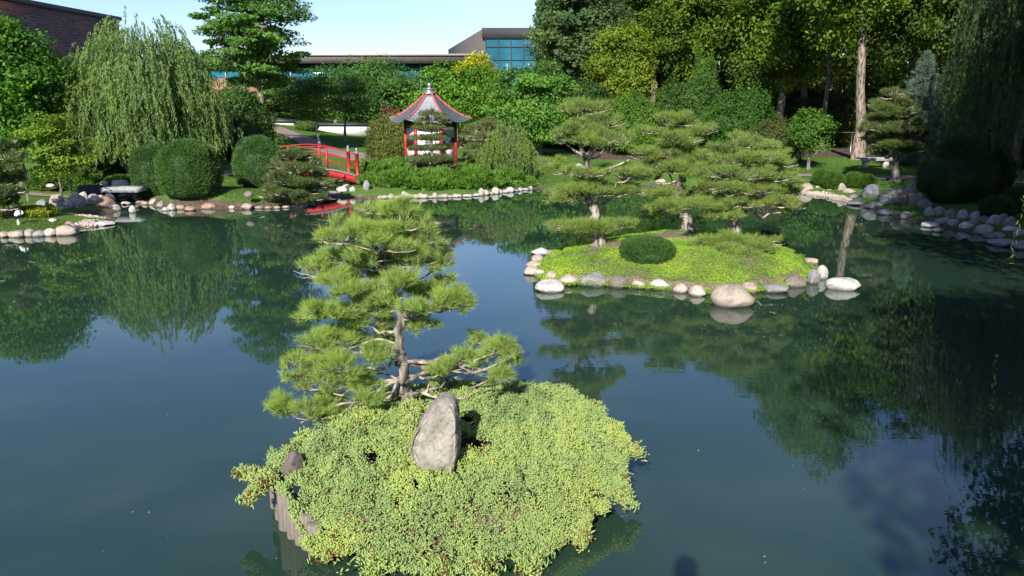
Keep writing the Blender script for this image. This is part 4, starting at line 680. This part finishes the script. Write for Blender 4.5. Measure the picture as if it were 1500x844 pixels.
# ================================================================== RIGHT GARDEN AND WOOD
tree('poplar_tree', 'tall grey green poplar in front of the glass building', 'tree', 848, 50, -75, 165, 72, K=170, nl=190, leaf=.20, col=(0.094, 0.163, 0.062), tr=.25, rc=.9, inner=.05)
tree('yellow_green_tree', 'yellow green tree right of the tall poplar', 'tree', 912, 47, 30, 168, 46, K=90, nl=200, leaf=.18, col=(0.156, 0.231, 0.025), tr=.15)
BW = [('tall wood tree with light crown above the yellow green tree',960,54,-120,110,80,(.085,.155,.02)),('tall wood tree with bright crown over the twin trunks, left side',1040,50,-150,120,85,(.10,.18,.02)),
 ('tall wood tree with bright drooping crown over the twin trunks',1155,45,-190,165,80,(.105,.19,.02)),('tall wood tree just right of the twin trunks',1178,46,-160,60,70,(.10,.175,.02)),
 ('tall wood tree with thick pale trunk behind the bench',1262,36.5,-300,75,95,(.11,.195,.02)),('tall wood tree behind the spruce',1350,44,-220,120,90,(.085,.16,.02)),
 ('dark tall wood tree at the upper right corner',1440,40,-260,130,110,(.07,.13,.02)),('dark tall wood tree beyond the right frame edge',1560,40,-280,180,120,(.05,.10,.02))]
for i_, (lab, px, D, top, bot, hw, c) in enumerate(BW):
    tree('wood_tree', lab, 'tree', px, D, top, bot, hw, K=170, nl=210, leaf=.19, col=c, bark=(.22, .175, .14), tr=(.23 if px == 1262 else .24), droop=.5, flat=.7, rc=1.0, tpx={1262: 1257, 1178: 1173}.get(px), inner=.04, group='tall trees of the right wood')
tree('wood_tree', 'slender dark-trunked tree left of the thick trunk', 'tree', 1225, 42, -150, 90, 45, K=60, nl=170, leaf=.19, col=(0.100, 0.188, 0.025), bark=(.14, .11, .09), tr=.14, droop=.5)
UG = 'shrubby trees under the right wood'
for nm, lab, px, D, top, bot, hw, c, lf in (('leafy_shrub','bright green leafy shrub behind the hindmost island pine',932,40,143,225,38,(.10,.20,.025),.12),('leafy_shrub','mid-green shrub mass left of the dark mounded shrub',1010,42,118,215,55,(.06,.13,.025),.14),
  ('leafy_shrub','dark green mounded shrub behind the rightmost island pine',1085,39,145,232,48,(.05,.13,.02),.12),('leafy_shrub','small upright shrub above the mid-green shrub mass',1030,44,85,190,20,(.08,.16,.025),.14),('leafy_shrub','shrub above the layered tree beside the poplar foot',870,43,135,220,36,(.05,.11,.02),.14),
  ('arching_shrub','brownish green arching shrub left of the small round tree',1132,36,182,238,38,(.085,.115,.035),.09),('leafy_shrub','shaded shrub behind the small round tree',1180,47,130,215,55,(.045,.09,.02),.16),('leafy_shrub','dim yellow-lit shrub left of the thick trunk',1238,46,150,215,26,(.10,.15,.02),.14),('leafy_shrub','deep green shrub at the foot of the layered tree',830,46,190,236,40,(.04,.08,.02),.14),
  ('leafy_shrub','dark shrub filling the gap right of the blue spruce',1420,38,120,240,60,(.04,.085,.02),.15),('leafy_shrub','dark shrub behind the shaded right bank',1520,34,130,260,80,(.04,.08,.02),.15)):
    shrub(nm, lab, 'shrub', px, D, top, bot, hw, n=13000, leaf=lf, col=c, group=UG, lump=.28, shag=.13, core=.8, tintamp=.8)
# dense dark wood behind everything on the right
n = 130000; X = rng.uniform(8, 62, n); X = np.where(rng.uniform(size=n) < .15, rng.uniform(2, 12, n), X); Y = 62 + rng.uniform(0, 10, n) - .25 * (X - 8); Z = rng.uniform(0, 15, n) * (1 + .15 * vnoise(np.c_[X, 0 * X, 0 * X], .25)); mb = MB(); leaves(mb, np.c_[X, Y, Z], rdir(n), unit(rdir(n) + [0, -.8, .3]), rng.uniform(.3, .55, n), .35, np.clip(.5 + fbm(np.c_[X, Y, Z], .25, 3) + rng.uniform(-.2, .2, n), 0, 1))
tag(mb.build('far_woods', 'leaf', color=(.045, .085, .02)), 'dense dark mass of far-off wood closing the view behind the right trees', 'woods', kind='stuff')
n = 60000; X = rng.uniform(-75, 6, n); Y = 84 + rng.uniform(0, 8, n); Y = np.where(X < -12, 66 + rng.uniform(0, 8, n), Y); Z = rng.uniform(0, 3.6, n) + fbm(np.c_[X, 0 * X, 0 * X], .2, 2) * 1.5; mb = MB(); leaves(mb, np.c_[X, Y, Z], rdir(n), unit(rdir(n) + [0, -.8, .3]), rng.uniform(.3, .5, n), .3, rng.uniform(.2, .8, n))
tag(mb.build('far_hedge', 'leaf', color=(.045, .09, .025)), 'dim far hedge belt seen in gaps before the buildings', 'hedge', kind='stuff')
tree('round_tree', 'small round-headed tree with painted white trunk foot on the right lawn', 'tree', 1189, 33, 160, 222, 33, K=60, nl=150, leaf=.10, col=(0.081, 0.188, 0.025), tr=.07, bark=(.20, .17, .15))
pine('pine_tree', 'broad garden pine with bare grey limbs right of the bench', (1312, 264), 29.2, [(1312,262),(1311,245),(1313,225),(1308,205),(1306,180),(1308,155)],
     [(1308,142,26,9),(1290,155,26,9),(1326,155,26,9),(1308,165,42,10,-.3),(1282,176,28,9),(1336,178,28,9),(1300,188,48,11,-.4),(1335,197,32,9),(1278,202,28,9),(1312,212,44,10,-.4),(1282,224,26,8),(1340,220,26,8)], .17, den=280, nk=24, L=.13, W=.012, twig=.012, col=(0.106, 0.163, 0.044), bark=(.20, .18, .165), depth=.8)
# blue spruce: whorled cone
def spruce(label, px, D, top, hw, base_y, col):
    T = at_y(px, top, D); x = (px - 750) / F * (D * CP + (H - 3) * SP); g = gz(x, D); e = empty('spruce_tree', label, 'spruce', None, (x, D, g)); h = T[2] - g; Rr = hw / ppm(D, 3); nb = MB(); tb = MB(); tb.tube([[0, 0, -.1], [0, 0, h * .5], [0, 0, h]], [.14, .08, .01], 8); tb.build('trunk', 'bark', e, color=BARK)
    P = []; Dd = []
    for k in range(420):
        t = rng.uniform(0, 1) ** .8; z = .25 + t * (h - .3); a = rng.uniform(0, 6.28); L_ = Rr * (1 - t) ** .85 * rng.uniform(.75, 1.08) + .06; m_ = int(24 * L_ + 6); s = np.linspace(.25, 1, m_)[:, None]
        d = np.array([math.cos(a), math.sin(a), 0]); q = np.array([0, 0, z]) + d * s * L_ + np.array([0, 0, 1]) * (-.22 * L_ * s + .18 * L_ * s ** 2.5); q = q + rng.normal(size=(m_, 3)) * [.05, .05, .03] * (1 + L_); P.append(q); Dd.append(np.tile(d + [0, 0, .15], (m_, 1)))
    P = np.concatenate(P); Dd = unit(np.concatenate(Dd)); needles(nb, P, Dd, 10, .13, .016, .7, rng.uniform(.3, .8, len(P))); nb.build('crown', 'needle', e, color=col)
spruce('silvery blue spruce standing behind the bench pine', 1350, 35, 74, 56, 245, (.13, .20, .16))
spruce('dark spruce in shade beside the blue spruce', 1395, 39, 60, 50, 245, (.05, .09, .05))
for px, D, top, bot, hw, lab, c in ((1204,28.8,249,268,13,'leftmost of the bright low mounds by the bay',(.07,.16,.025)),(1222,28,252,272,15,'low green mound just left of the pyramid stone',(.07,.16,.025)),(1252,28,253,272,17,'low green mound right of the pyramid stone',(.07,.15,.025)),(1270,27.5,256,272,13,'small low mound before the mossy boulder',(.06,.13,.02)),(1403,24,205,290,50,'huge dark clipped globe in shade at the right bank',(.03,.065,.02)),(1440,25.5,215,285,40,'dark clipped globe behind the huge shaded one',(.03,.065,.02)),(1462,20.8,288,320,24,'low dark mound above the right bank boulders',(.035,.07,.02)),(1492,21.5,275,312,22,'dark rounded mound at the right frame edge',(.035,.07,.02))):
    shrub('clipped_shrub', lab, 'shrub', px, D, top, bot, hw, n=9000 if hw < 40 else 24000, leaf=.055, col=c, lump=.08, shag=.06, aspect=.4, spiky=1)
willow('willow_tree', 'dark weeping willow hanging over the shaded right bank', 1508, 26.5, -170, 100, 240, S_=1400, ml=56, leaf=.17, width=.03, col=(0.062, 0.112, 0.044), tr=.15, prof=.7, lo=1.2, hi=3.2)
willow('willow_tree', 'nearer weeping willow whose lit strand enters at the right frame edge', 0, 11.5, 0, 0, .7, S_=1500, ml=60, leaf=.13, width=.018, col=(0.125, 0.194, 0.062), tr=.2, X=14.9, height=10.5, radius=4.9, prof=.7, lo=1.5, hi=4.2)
# trees beyond the right frame edge that shade the right bank
def side_tree(x, y, h, r, lab, zb=2.0, K=220):
    g = gz(x, y); e = empty('broadleaf_tree', lab, 'tree', None, (x, y, g)); mb = MB(); C = broad_crown(mb, (0, 0, (h + zb) / 2), np.array([r, r, (h - zb) / 2]), K, 190, .19, flat=.7, rc=1.1, inner=.5); mb.build('crown', 'leaf', e, color=(.05, .11, .02)); tb = MB(); tb.tube([[0, 0, -.1], [.1, 0, h * .4], [0, .1, h * .8]], [.24, .17, .05], 9)
    for q in C[:14]: limb_to(tb, (0.05, 0, h * .35), q, .08, .02)
    tb.build('trunk', 'bark', e, color=BARK)
side_tree(10.6, 6.0, 13.5, 4.3, 'leafy tree beyond the right frame edge shading the water', 5.6)
side_tree(14.4, 14.0, 14, 4.6, 'leafy tree beyond the right frame edge shading the bank', 2.0)
side_tree(19.5, 19.5, 15, 5.2, 'leafy tree beyond the right edge behind the dark willow', 1.0)
side_tree(2.9, -8.2, 13.5, 3.1, 'leafy tree behind the viewing deck, shading the water at right', 5.5)
side_tree(5.2, -3.6, 11.5, 2.9, 'leafy tree right of the viewing deck, shading the water at right', 5.5)
# ================================================================== BUILT THINGS
def solid(mb, quadpts, th):      # prism from a planar outline, thickness vector
    P = np.array(quadpts, float); n_ = len(P); V = np.vstack([P, P + np.array(th)]); base = mb.n; mb.v.append(V); mb.t.append(np.full(len(V), .5)); mb.n += len(V)
    mb.poly.append([base + i for i in range(n_)][::-1]); mb.poly.append([base + n_ + i for i in range(n_)])
    mb.f[4].append(np.array([[i, (i + 1) % n_, n_ + (i + 1) % n_, n_ + i] for i in range(n_)]) + base)
# pavilion
PD_ = 33.0; pc = at_y(632, 250, PD_); pg = gz(pc[0], PD_); pz = lambda y: at_y(632, y, PD_)[2]
e = empty('pavilion', 'hexagonal white pavilion with red posts and curved grey roof on the far shore', 'pavilion', None, (pc[0], PD_, 0)); hexa = lambda r, z, off=0: [np.array([r * math.cos(R(60 * k + off)), r * math.sin(R(60 * k + off)), z]) for k in range(6)]
RB = 1.02; zb0 = min(pg, pz(255)) - .2; zf = pz(243)
mb = MB(); solid(mb, hexa(1.22, zb0), (0, 0, pz(250) - zb0)); mb.build('plinth', 'concrete', e)
mb = MB(); solid(mb, hexa(1.12, pz(250)), (0, 0, zf - pz(250))); mb.build('base_wall', 'white_plaster', e)
ze_ = pz(177)
for k in range(6):
    c_ = hexa(RB, 0)[k]; mb = MB(); mb.box((c_[0], c_[1], (zf + ze_) / 2), (.11, .11, ze_ - zf), R(60 * k)); mb.build('post', 'red_paint', e)
    a_, b_ = hexa(RB - .03, 0)[k], hexa(RB - .03, 0)[(k + 1) % 6]; mid = (a_ + b_) / 2; ang = math.atan2(b_[1] - a_[1], b_[0] - a_[0]); ln = np.linalg.norm(b_ - a_) - .12; nrm = unit(mid)
    def panel(name, material, z0_, z1_, w_=ln, dx=0., th=.04, out=0., parent=e):
        mb = MB(); t_ = (b_ - a_) / np.linalg.norm(b_ - a_); cc = mid + t_ * dx + nrm * out; mb.box((cc[0], cc[1], (z0_ + z1_) / 2), (w_, th, z1_ - z0_), ang); return mb.build(name, material, parent)
    panel('sill_rail', 'red_paint', zf + .003, zf + .09, th=.09); panel('top_rail', 'dark_paint', ze_ - .28, ze_ - .003, th=.07)
    if k == 4:      # face towards the camera
        panel('wall_panel', 'white_paint', zf + .093, ze_ - .283); wn = panel('window', 'black', pz(213), pz(196), .30, 0, .03, .035)
        for q_ in range(5): panel('window_bar', 'white_paint', pz(213) + .01, pz(196) - .01, .012, -.12 + q_ * .06, .02, .055, wn)
        for zz_ in (pz(209), pz(200)): panel('window_bar', 'white_paint', zz_, zz_ + .012, .28, 0, .014, .053, wn)
    else:
        panel('wall_panel', 'white_paint', zf + .093, pz(217)); panel('middle_rail', 'red_paint', pz(217) + .003, pz(217) + .05, th=.07)
        panel('window', 'window_glass' if k in (5,) else 'black', pz(217) + .053, pz(201)); panel('upper_panel', 'white_paint', pz(201) + .003, ze_ - .283)
zt_, zE = pz(137), pz(174); RO = 1.66; nr = 9; rows_t = np.linspace(0, 1, nr + 1)
def roof_pt(t, a_, lift=0.):
    k = a_ / 60.; f = k - math.floor(k); c1, c2 = R(60 * math.floor(k)), R(60 * math.floor(k) + 60); r = .16 + (RO - .16) * t; p1 = np.array([math.cos(c1), math.sin(c1)]) * r; p2 = np.array([math.cos(c2), math.sin(c2)]) * r; p_ = p1 * (1 - f) + p2 * f; corner = abs(2 * f - 1) ** 2
    return np.array([p_[0], p_[1], zt_ - (zt_ - zE) * (1 - (1 - t) ** 1.55) * 1.0 - .10 * t ** 3 * (1 - corner) + .05 * t ** 8 * corner + lift])
for k in range(6):
    mb = MB(); A_ = np.linspace(60 * k, 60 * k + 59.999, 9); V = []; 
    for i in range(nr): 
        for tt, lf in ((rows_t[i], 0.), (rows_t[i + 1], .018)): V += [roof_pt(tt, a_, lf) for a_ in A_]
    V += [roof_pt(1., a_, -.035) for a_ in A_]; V += [roof_pt(.5, a_, -.10) for a_ in A_]; mb.add(V, grid_faces(2 * nr + 2, 9)[:, ::-1]); mb.build('roof_panel', 'roof_metal', e)
    mb = MB(); mb.tube([roof_pt(1., a_, -.01) for a_ in A_], .024, 6); mb.build('eave_trim', 'roof_edge', e)
    mb = MB(); P_ = [roof_pt(t, 60 * k + .001, .035) for t in np.linspace(0, .80, 12)]; mb.tube(P_, .036, 6); P_ = [roof_pt(t, 60 * k + .001, .025) for t in np.linspace(.80, .985, 5)]; mb.tube(P_, .026, 6); mb.build('roof_ridge', 'roof_red', e)
mb = MB(); solid(mb, hexa(.95, ze_ - .02), (0, 0, .05)); mb.build('ceiling', 'dark_paint', e)
mb = MB(); V = []; pr = [(.0, -.03), (.24, -.03), (.24, .05), (.19, .055), (.17, .15), (.20, .16), (.20, .19), (.10, .21), (.05, .235), (.06, .25), (.095, .29), (.105, .33), (.095, .37), (.06, .41), (.0, .44)]
for r_, z_ in pr: V += [[r_ * math.cos(x), r_ * math.sin(x), zt_ + z_] for x in np.arange(12) * math.pi / 6]
i = np.arange(len(pr) - 1)[:, None] * 12; j = np.arange(12)[None, :]; mb.add(V, np.stack([i + j, i + (j + 1) % 12, i + 12 + (j + 1) % 12, i + 12 + j], -1).reshape(-1, 4)); mb.build('finial', 'pewter', e, smooth=False)
# red bridge
A0 = at_y(524, 259, 29.3); A0[2] = .48; d_ = unit(np.array([-.90, -.40, 0])); nrm = unit(np.array([-.40, .90, 0])); Lb, Wb, rise = 3.3, 1.4, .34
e = empty('arched_bridge', 'red arched footbridge with metal-capped posts over the inlet', 'bridge', None, (A0[0], A0[1], 0)); O = np.array([A0[0], A0[1], 0])
def bp(s, side, z):       # s along 0..1
    return np.array([0, 0, .48]) + d_ * (s * Lb) + nrm * (side * Wb) + np.array([0, 0, rise * (1 - (2 * s - 1) ** 2) + z])
def strip(name, material, s0, s1, side, z0_, z1_, th, parent=e, n_=22):
    mb = MB(); V = []
    for s in np.linspace(s0, s1, n_):
        for zz_, oo in ((z0_, -th / 2), (z1_, -th / 2), (z1_, th / 2), (z0_, th / 2)): V.append(bp(s, side, zz_) + nrm * oo)
    i = np.arange(n_ - 1)[:, None] * 4; j = np.arange(4)[None, :]; mb.add(V, np.stack([i + j, i + (j + 1) % 4, i + 4 + (j + 1) % 4, i + 4 + j], -1).reshape(-1, 4)); mb.poly += [[3, 2, 1, 0], [len(V) - 4, len(V) - 3, len(V) - 2, len(V) - 1]]; return mb.build(name, material, parent)
dk = strip('deck', 'deck_wood', -.02, 1.02, .5, -.05, .0, Wb + .12)
for side in (0., 1.):
    strip('side_beam', 'red_paint', .0, 1., side, -.30, -.053, .07)
    for zz_, th_ in ((.74, .036), (.47, .036), (.22, .024)): strip('hand_rail' if zz_ > .7 else 'rail', 'red_paint', -.0, 1.0, side, zz_, zz_ + th_, .045)
    for s in (0., 1.):
        b_ = bp(s, side, 0); mb = MB(); mb.tube([b_ + [0, 0, -.28], b_ + [0, 0, .80]], .068, 14); pp = mb.build('end_post', 'red_paint', e)
        mb = MB(); mb.tube([b_ + [0, 0, z_] for z_ in (.80, .88, .885, .92, .93, .965, 1.0, 1.02)], [.073, .073, .05, .045, .062, .058, .03, .004], 14); mb.build('post_cap', 'pewter', pp)
    for s in (.33, .67):
        b_ = bp(s, side, 0); mb = MB(); mb.box(b_ + np.array([0, 0, .33]), (.075, .075, .82), math.atan2(d_[1], d_[0])); mb.build('middle_post', 'red_paint', e)
for s in (.16, .42, .68):
    mb = MB(); q = bp(s, 0, -.17) - nrm * .05; mb.box(q, (.10, .05, .12), math.atan2(d_[1], d_[0])); mb.build('beam_end', 'red_paint', e)
# bench
q = at_y(1282, 243, 33.6); g = gz(q[0], 33.6); e = empty('stone_bench', 'long low grey slab bench on the right lawn before the thick trunk', 'bench', None, (q[0], 33.6, g), R(4))
mb = MB(); mb.box((0, 0, .40), (1.55, .42, .06)); mb.build('seat', 'concrete', e); mb = MB(); mb.box((0, -.16, .335), (1.45, .08, .065)); mb.build('seat_frame', 'concrete', e)
for x in (-.42, .42): mb = MB(); mb.box((x, 0, .14), (.20, .34, .32), 0, .12); mb.build('leg', 'concrete', e)
# lamp
q = at_z(27, 345 - 18, .2); g = gz(q[0], q[1]); e = empty('garden_lamp', 'white-topped black garden spot lamp on the left grass point', 'lamp', None, (q[0], q[1], g))
mb = MB(); mb.tube([[0, 0, 0], [0, 0, .14]], [.035, .03], 10); mb.build('stem', 'white_paint', e); mb = MB(); mb.box((-.05, 0, .22), (.04, .08, .13)); mb.build('bracket', 'black', e)
mb = MB(); mb.tube([[-.04, 0, .25], [.03, -.01, .30], [.12, -.02, .33]], [.045, .075, .062], 14); mb.build('lamp_head', 'white_paint', e)
# dark slab and stone bridge
q = at_z(129, 284, .25); V, Fc = ICO[4]; V = V.copy(); V = np.sign(V) * np.abs(V) ** .55; V[:, 2] -= .14 * np.maximum(V[:, 0], 0) ** 3; V *= (1 + .03 * fbm(V, 2.5, 3))[:, None]; mb = MB(); mb.add(V * [.47, .16, .26], Fc); o = mb.build('slab_boulder', 'rock', smooth=True, color=(.022, .028, .038)); o.location = (q[0], q[1] + .2, gz(q[0], q[1]) + .13); tag(o, 'black standing slab stone beside the stone bridge on the left shore', 'boulder')
a_, b_ = at_z(148, 277, .52), at_z(200, 275, .52); c_ = (a_ + b_) / 2; mb = MB(); x = np.linspace(-1, 1, 15); hl = np.linalg.norm(b_ - a_) / 2 + .1; V = []
for t in x:
    j1, j2 = rng.uniform(-.03, .03, 2)
    V += [[t * hl, -.34 + j1, -.07], [t * hl, -.32 + j1, .07 + .02 * (1 - t * t)], [t * hl, .32 + j2, .07 + .02 * (1 - t * t)], [t * hl, .34 + j2, -.07]]
i = np.arange(14)[:, None] * 4; j = np.arange(4)[None, :]; mb.add(V, np.stack([i + j, i + (j + 1) % 4, i + 4 + (j + 1) % 4, i + 4 + j], -1).reshape(-1, 4)); mb.poly += [[3, 2, 1, 0], [56, 57, 58, 59]]
o = mb.build('slab_bridge', 'rock', color=(.26, .26, .26)); o.location = (c_[0], c_[1] + .3, .46); tag(o, 'thick grey stone slab laid as a bridge over the left stream', 'bridge')
# rope rail
q1, q2 = at_z(104, 277, .45), at_z(40, 285, .45); e = empty('rope_rail', 'low rope strung between two short wooden posts beside the left path', 'rope fence', None, (q1[0], q1[1], q1[2]))
for q in (q1, q2): mb = MB(); mb.tube([q - q1 + [0, 0, -.2], q - q1 + [0, 0, .28]], .035, 8); mb.build('post', 'old_wood', e)
t = np.linspace(0, 1, 14)[:, None]; mb = MB(); mb.tube((q2 - q1) * t + np.array([0, 0, .24]) - np.array([0, 0, .16]) * np.sin(t * math.pi), .013, 6); mb.build('rope', 'rope', e)
# white garden wall in two lengths
def wall_run(label, x0, x1, D, top, cap, bot):
    a_, b_ = at_y(x0, bot, D), at_y(x1, bot, D); zt = at_y(x0, top, D)[2]; zc_ = at_y(x0, cap, D)[2]; e = empty('white_wall', label, 'wall', None, ((a_[0] + b_[0]) / 2, D, gz((a_[0] + b_[0]) / 2, D))); g0 = e.location[2]; w_ = b_[0] - a_[0]
    mb = MB(); mb.box((0, 0, (zc_ - g0 - .2) / 2), (w_, .2, zc_ - g0 + .2)); mb.build('wall', 'white_plaster', e); mb = MB(); h_ = zt - zc_
    solid(mb, [(-w_ / 2 - .1, -.28, zc_ - g0 + .002), (-w_ / 2 - .1, .28, zc_ - g0 + .002), (-w_ / 2 - .1, .06, zt - g0), (-w_ / 2 - .1, -.06, zt - g0)], (w_ + .2, 0, 0)); mb.build('coping', 'dark_paint', e)
wall_run('short white garden wall with dark coping at the foot of the ginkgo', 388, 434, 54.4, 175, 178, 199)
wall_run('longer white garden wall dappled with shade behind the slim young tree', 434.6, 556, 54, 180, 183, 204)
# ------------------------------------------------ buildings
e = empty('brick_building', 'dark red brick building towering behind the willow at the upper left', 'building', None, (-31.5, 35, .3))
mb = MB(); mb.box((-8, 13, 4.1), (16, 38, 9.0)); mb.build('wall', 'brick', e); mb = MB(); mb.box((-8, 13, 8.8), (16.4, 38.4, .28)); mb.build('coping', 'dark_fascia', e)
for yy in (18, 22, 26, 30): mb = MB(); mb.box((.0, yy, 3.6), (.1, 2.2, 1.6)); mb.build('window', 'window_glass', e)
q = at_y(113, 163, 42); e = empty('gabled_shelter', 'small shelter with pale gabled roof between corner tree and willow', 'shelter', None, (q[0] + .3, 42, gz(q[0], 42))); z0_ = q[2] - e.location[2]
mb = MB(); mb.box((0, 0, z0_ / 2 - .2), (1.3, 2.4, z0_ + .2)); mb.build('wall', 'dark_paint', e)
for sx_ in (-1, 1):
    mb = MB(); solid(mb, [(sx_ * .95, -1.5, z0_ - .15), (0, -1.5, z0_ + .5), (0, 1.5, z0_ + .5), (sx_ * .95, 1.5, z0_ - .15)][::sx_], (0, 0, .08)); mb.build('roof', 'shingle_white', e)
mb = MB(); solid(mb, [(-.72, -1.3, z0_ - .04), (.72, -1.3, z0_ - .04), (0, -1.3, z0_ + .46)], (0, .06, 0)); mb.build('gable', 'shingle_white', e)
e = empty('office_building', 'modern brown building with teal glass block and low wing beyond the trees', 'building', None, (-2.6, 75, .3)); g0 = .3
zz = lambda y, D: at_y(700, y, D)[2] - g0
def bx(name, material, x0, x1, y0, y1, z0_, z1_, parent=e): mb = MB(); mb.box(((x0 + x1) / 2, (y0 + y1) / 2, (z0_ + z1_) / 2), (x1 - x0, y1 - y0, z1_ - z0_)); return mb.build(name, material, parent)
zT, zG = zz(42, 75), zz(57, 75)
mb = MB(); solid(mb, [(0, 0, -.3), (16, 0, -.3), (16, 37, -.3), (-6, 37, -.3)], (0, 0, zT + .3)); mb.build('wall', 'fascia', e)
bx('parapet', 'dark_fascia', -.1, 16.1, -.25, -.003, zG, zT + .06)
gl = bx('glass_front', 'window_glass', .25, 15.7, -.12, -.003, 1.0, zG - .003)
for k in range(14): bx('mullion', 'dark_fascia', .2 + k * 1.13, .28 + k * 1.13, -.2, -.122, 1.0, zG - .003, gl)
for k in range(6): bx('transom', 'dark_fascia', .25, 15.7, -.19, -.122, 1.4 + k * 1.12, 1.47 + k * 1.12, gl)
x0w = (240 - 750) / F * 72 + 2.6; z80, z92 = zz(80, 72), zz(93, 72)
bx('low_wing_roof', 'fascia', x0w, -.2, -3.6, 8, z92, z80); bx('low_wing_edge', 'concrete', x0w - .1, -.1, -3.75, -3.603, z80 - .12, z80 + .04)
g2 = bx('low_wing_glass', 'window_glass', x0w + .2, -.4, -2.6, 6, z92 - 2.2, z92 - .003)
for k in range(19): bx('mullion', 'concrete', x0w + .6 + k * 1.9, x0w + .68 + k * 1.9, -2.7, -2.603, z92 - 2.2, z92 - .01, g2)
bx('low_wing_wall', 'concrete', x0w + .2, -.4, -2.5, 6, -.3, z92 - 2.203)
q = at_y(290, 125, 58); e = empty('tiled_building', 'low building with sunlit orange tiled roof glimpsed through the willow', 'building', None, (q[0], 58, .3)); h_ = q[2] - .3
bx('wall', 'concrete', -3.2, 4.2, -2, 3, 0, h_ - .7, e); mb = MB(); solid(mb, [(-3.5, -2.5, h_ - .697), (-3.5, 3.4, h_ - .697), (-3.5, .5, h_ + .5)], (8, 0, 0)); mb.build('roof', 'orange_tile', e); bx('window', 'window_glass', -2.6, 3.6, -2.06, -2.003, h_ - 1.9, h_ - .9, e)
# wire fence in the wood
q = at_y(1195, 226, 41); e = empty('wire_fence', 'thin grey pipe fence in the shade under the right wood', 'fence', None, (q[0], 41, gz(q[0], 41)))
for k in range(4): mb = MB(); mb.tube([[k * 1.75, 0, -.1], [k * 1.75, 0, 1.1]], .03, 8); mb.build('post', 'pewter', e)
mb = MB(); mb.tube([[0, 0, 1.08], [5.25, 0, 1.08]], .02, 6); mb.build('rail', 'pewter', e)

# viewing deck and the photographer, behind the camera: the head's shadow falls on the water
e = empty('viewing_deck', 'wooden viewing deck over the water where the picture was taken', 'deck', None, (0, -1.8, 0))
mb = MB(); mb.box((0, 0, 1.82), (5.0, 2.9, .12)); mb.build('floor_boards', 'deck_wood', e); mb = MB(); mb.box((0, 1.42, 2.78), (5.0, .06, .06)); mb.build('hand_rail', 'deck_wood', e)
for x in (-2.4, -.9, .9, 2.4):
    mb = MB(); mb.box((x, 1.36, 1.1), (.1, .1, 3.3)); mb.build('post', 'deck_wood', e)
    mb = MB(); mb.box((x, -1.36, .5), (.1, .1, 2.5)); mb.build('post', 'deck_wood', e)
verts = {'p': (0, 0, .95, .15), 'w': (0, 0, 1.15, .14), 'c': (0, .01, 1.38, .165), 'n': (0, .02, 1.56, .065), 'h0': (0, .04, 1.66, .095), 'h1': (0, .04, 1.78, .105), 'h2': (0, .03, 1.87, .075)}
for s_, t_ in ((-1, 'l'), (1, 'r')): verts.update({t_ + 'hp': (.09 * s_, 0, .9, .10), t_ + 'k': (.10 * s_, .02, .5, .062), t_ + 'a': (.10 * s_, 0, .09, .045), t_ + 'f': (.11 * s_, .15, .04, .04), t_ + 's': (.19 * s_, 0, 1.46, .065), t_ + 'e': (.24 * s_, .10, 1.20, .045), t_ + 'wr': (.09 * s_, .22, 1.42, .034), t_ + 'hd': (.055 * s_, .25, 1.50, .035)})
ed_ = [('p', 'w'), ('w', 'c'), ('c', 'n'), ('n', 'h0'), ('h0', 'h1'), ('h1', 'h2')]
for t_ in 'lr': ed_ += [('p', t_ + 'hp'), (t_ + 'hp', t_ + 'k'), (t_ + 'k', t_ + 'a'), (t_ + 'a', t_ + 'f'), ('c', t_ + 's'), (t_ + 's', t_ + 'e'), (t_ + 'e', t_ + 'wr'), (t_ + 'wr', t_ + 'hd')]
ks = list(verts); me = bpy.data.meshes.new('person'); me.from_pydata([verts[k][:3] for k in ks], [(ks.index(a), ks.index(b)) for a, b in ed_], []); o = bpy.data.objects.new('person', me); COL.objects.link(o)
md = o.modifiers.new('skin', 'SKIN'); lay = me.skin_vertices[0].data if me.skin_vertices else None
if lay is None:
    bpy.context.view_layer.objects.active = o; o.select_set(True); lay = me.skin_vertices[0].data
for i, k in enumerate(ks): lay[i].radius = (verts[k][3],) * 2; lay[i].use_root = (k == 'p')
o.modifiers.new('smooth', 'SUBSURF').levels = 2; o.modifiers['smooth'].render_levels = 2; me.materials.append(simple('navy_cloth', (.03, .04, .08), .9)); o.location = (-.08, -.30, 1.90)
tag(o, 'person in dark clothes standing on the deck holding up a camera', 'person')
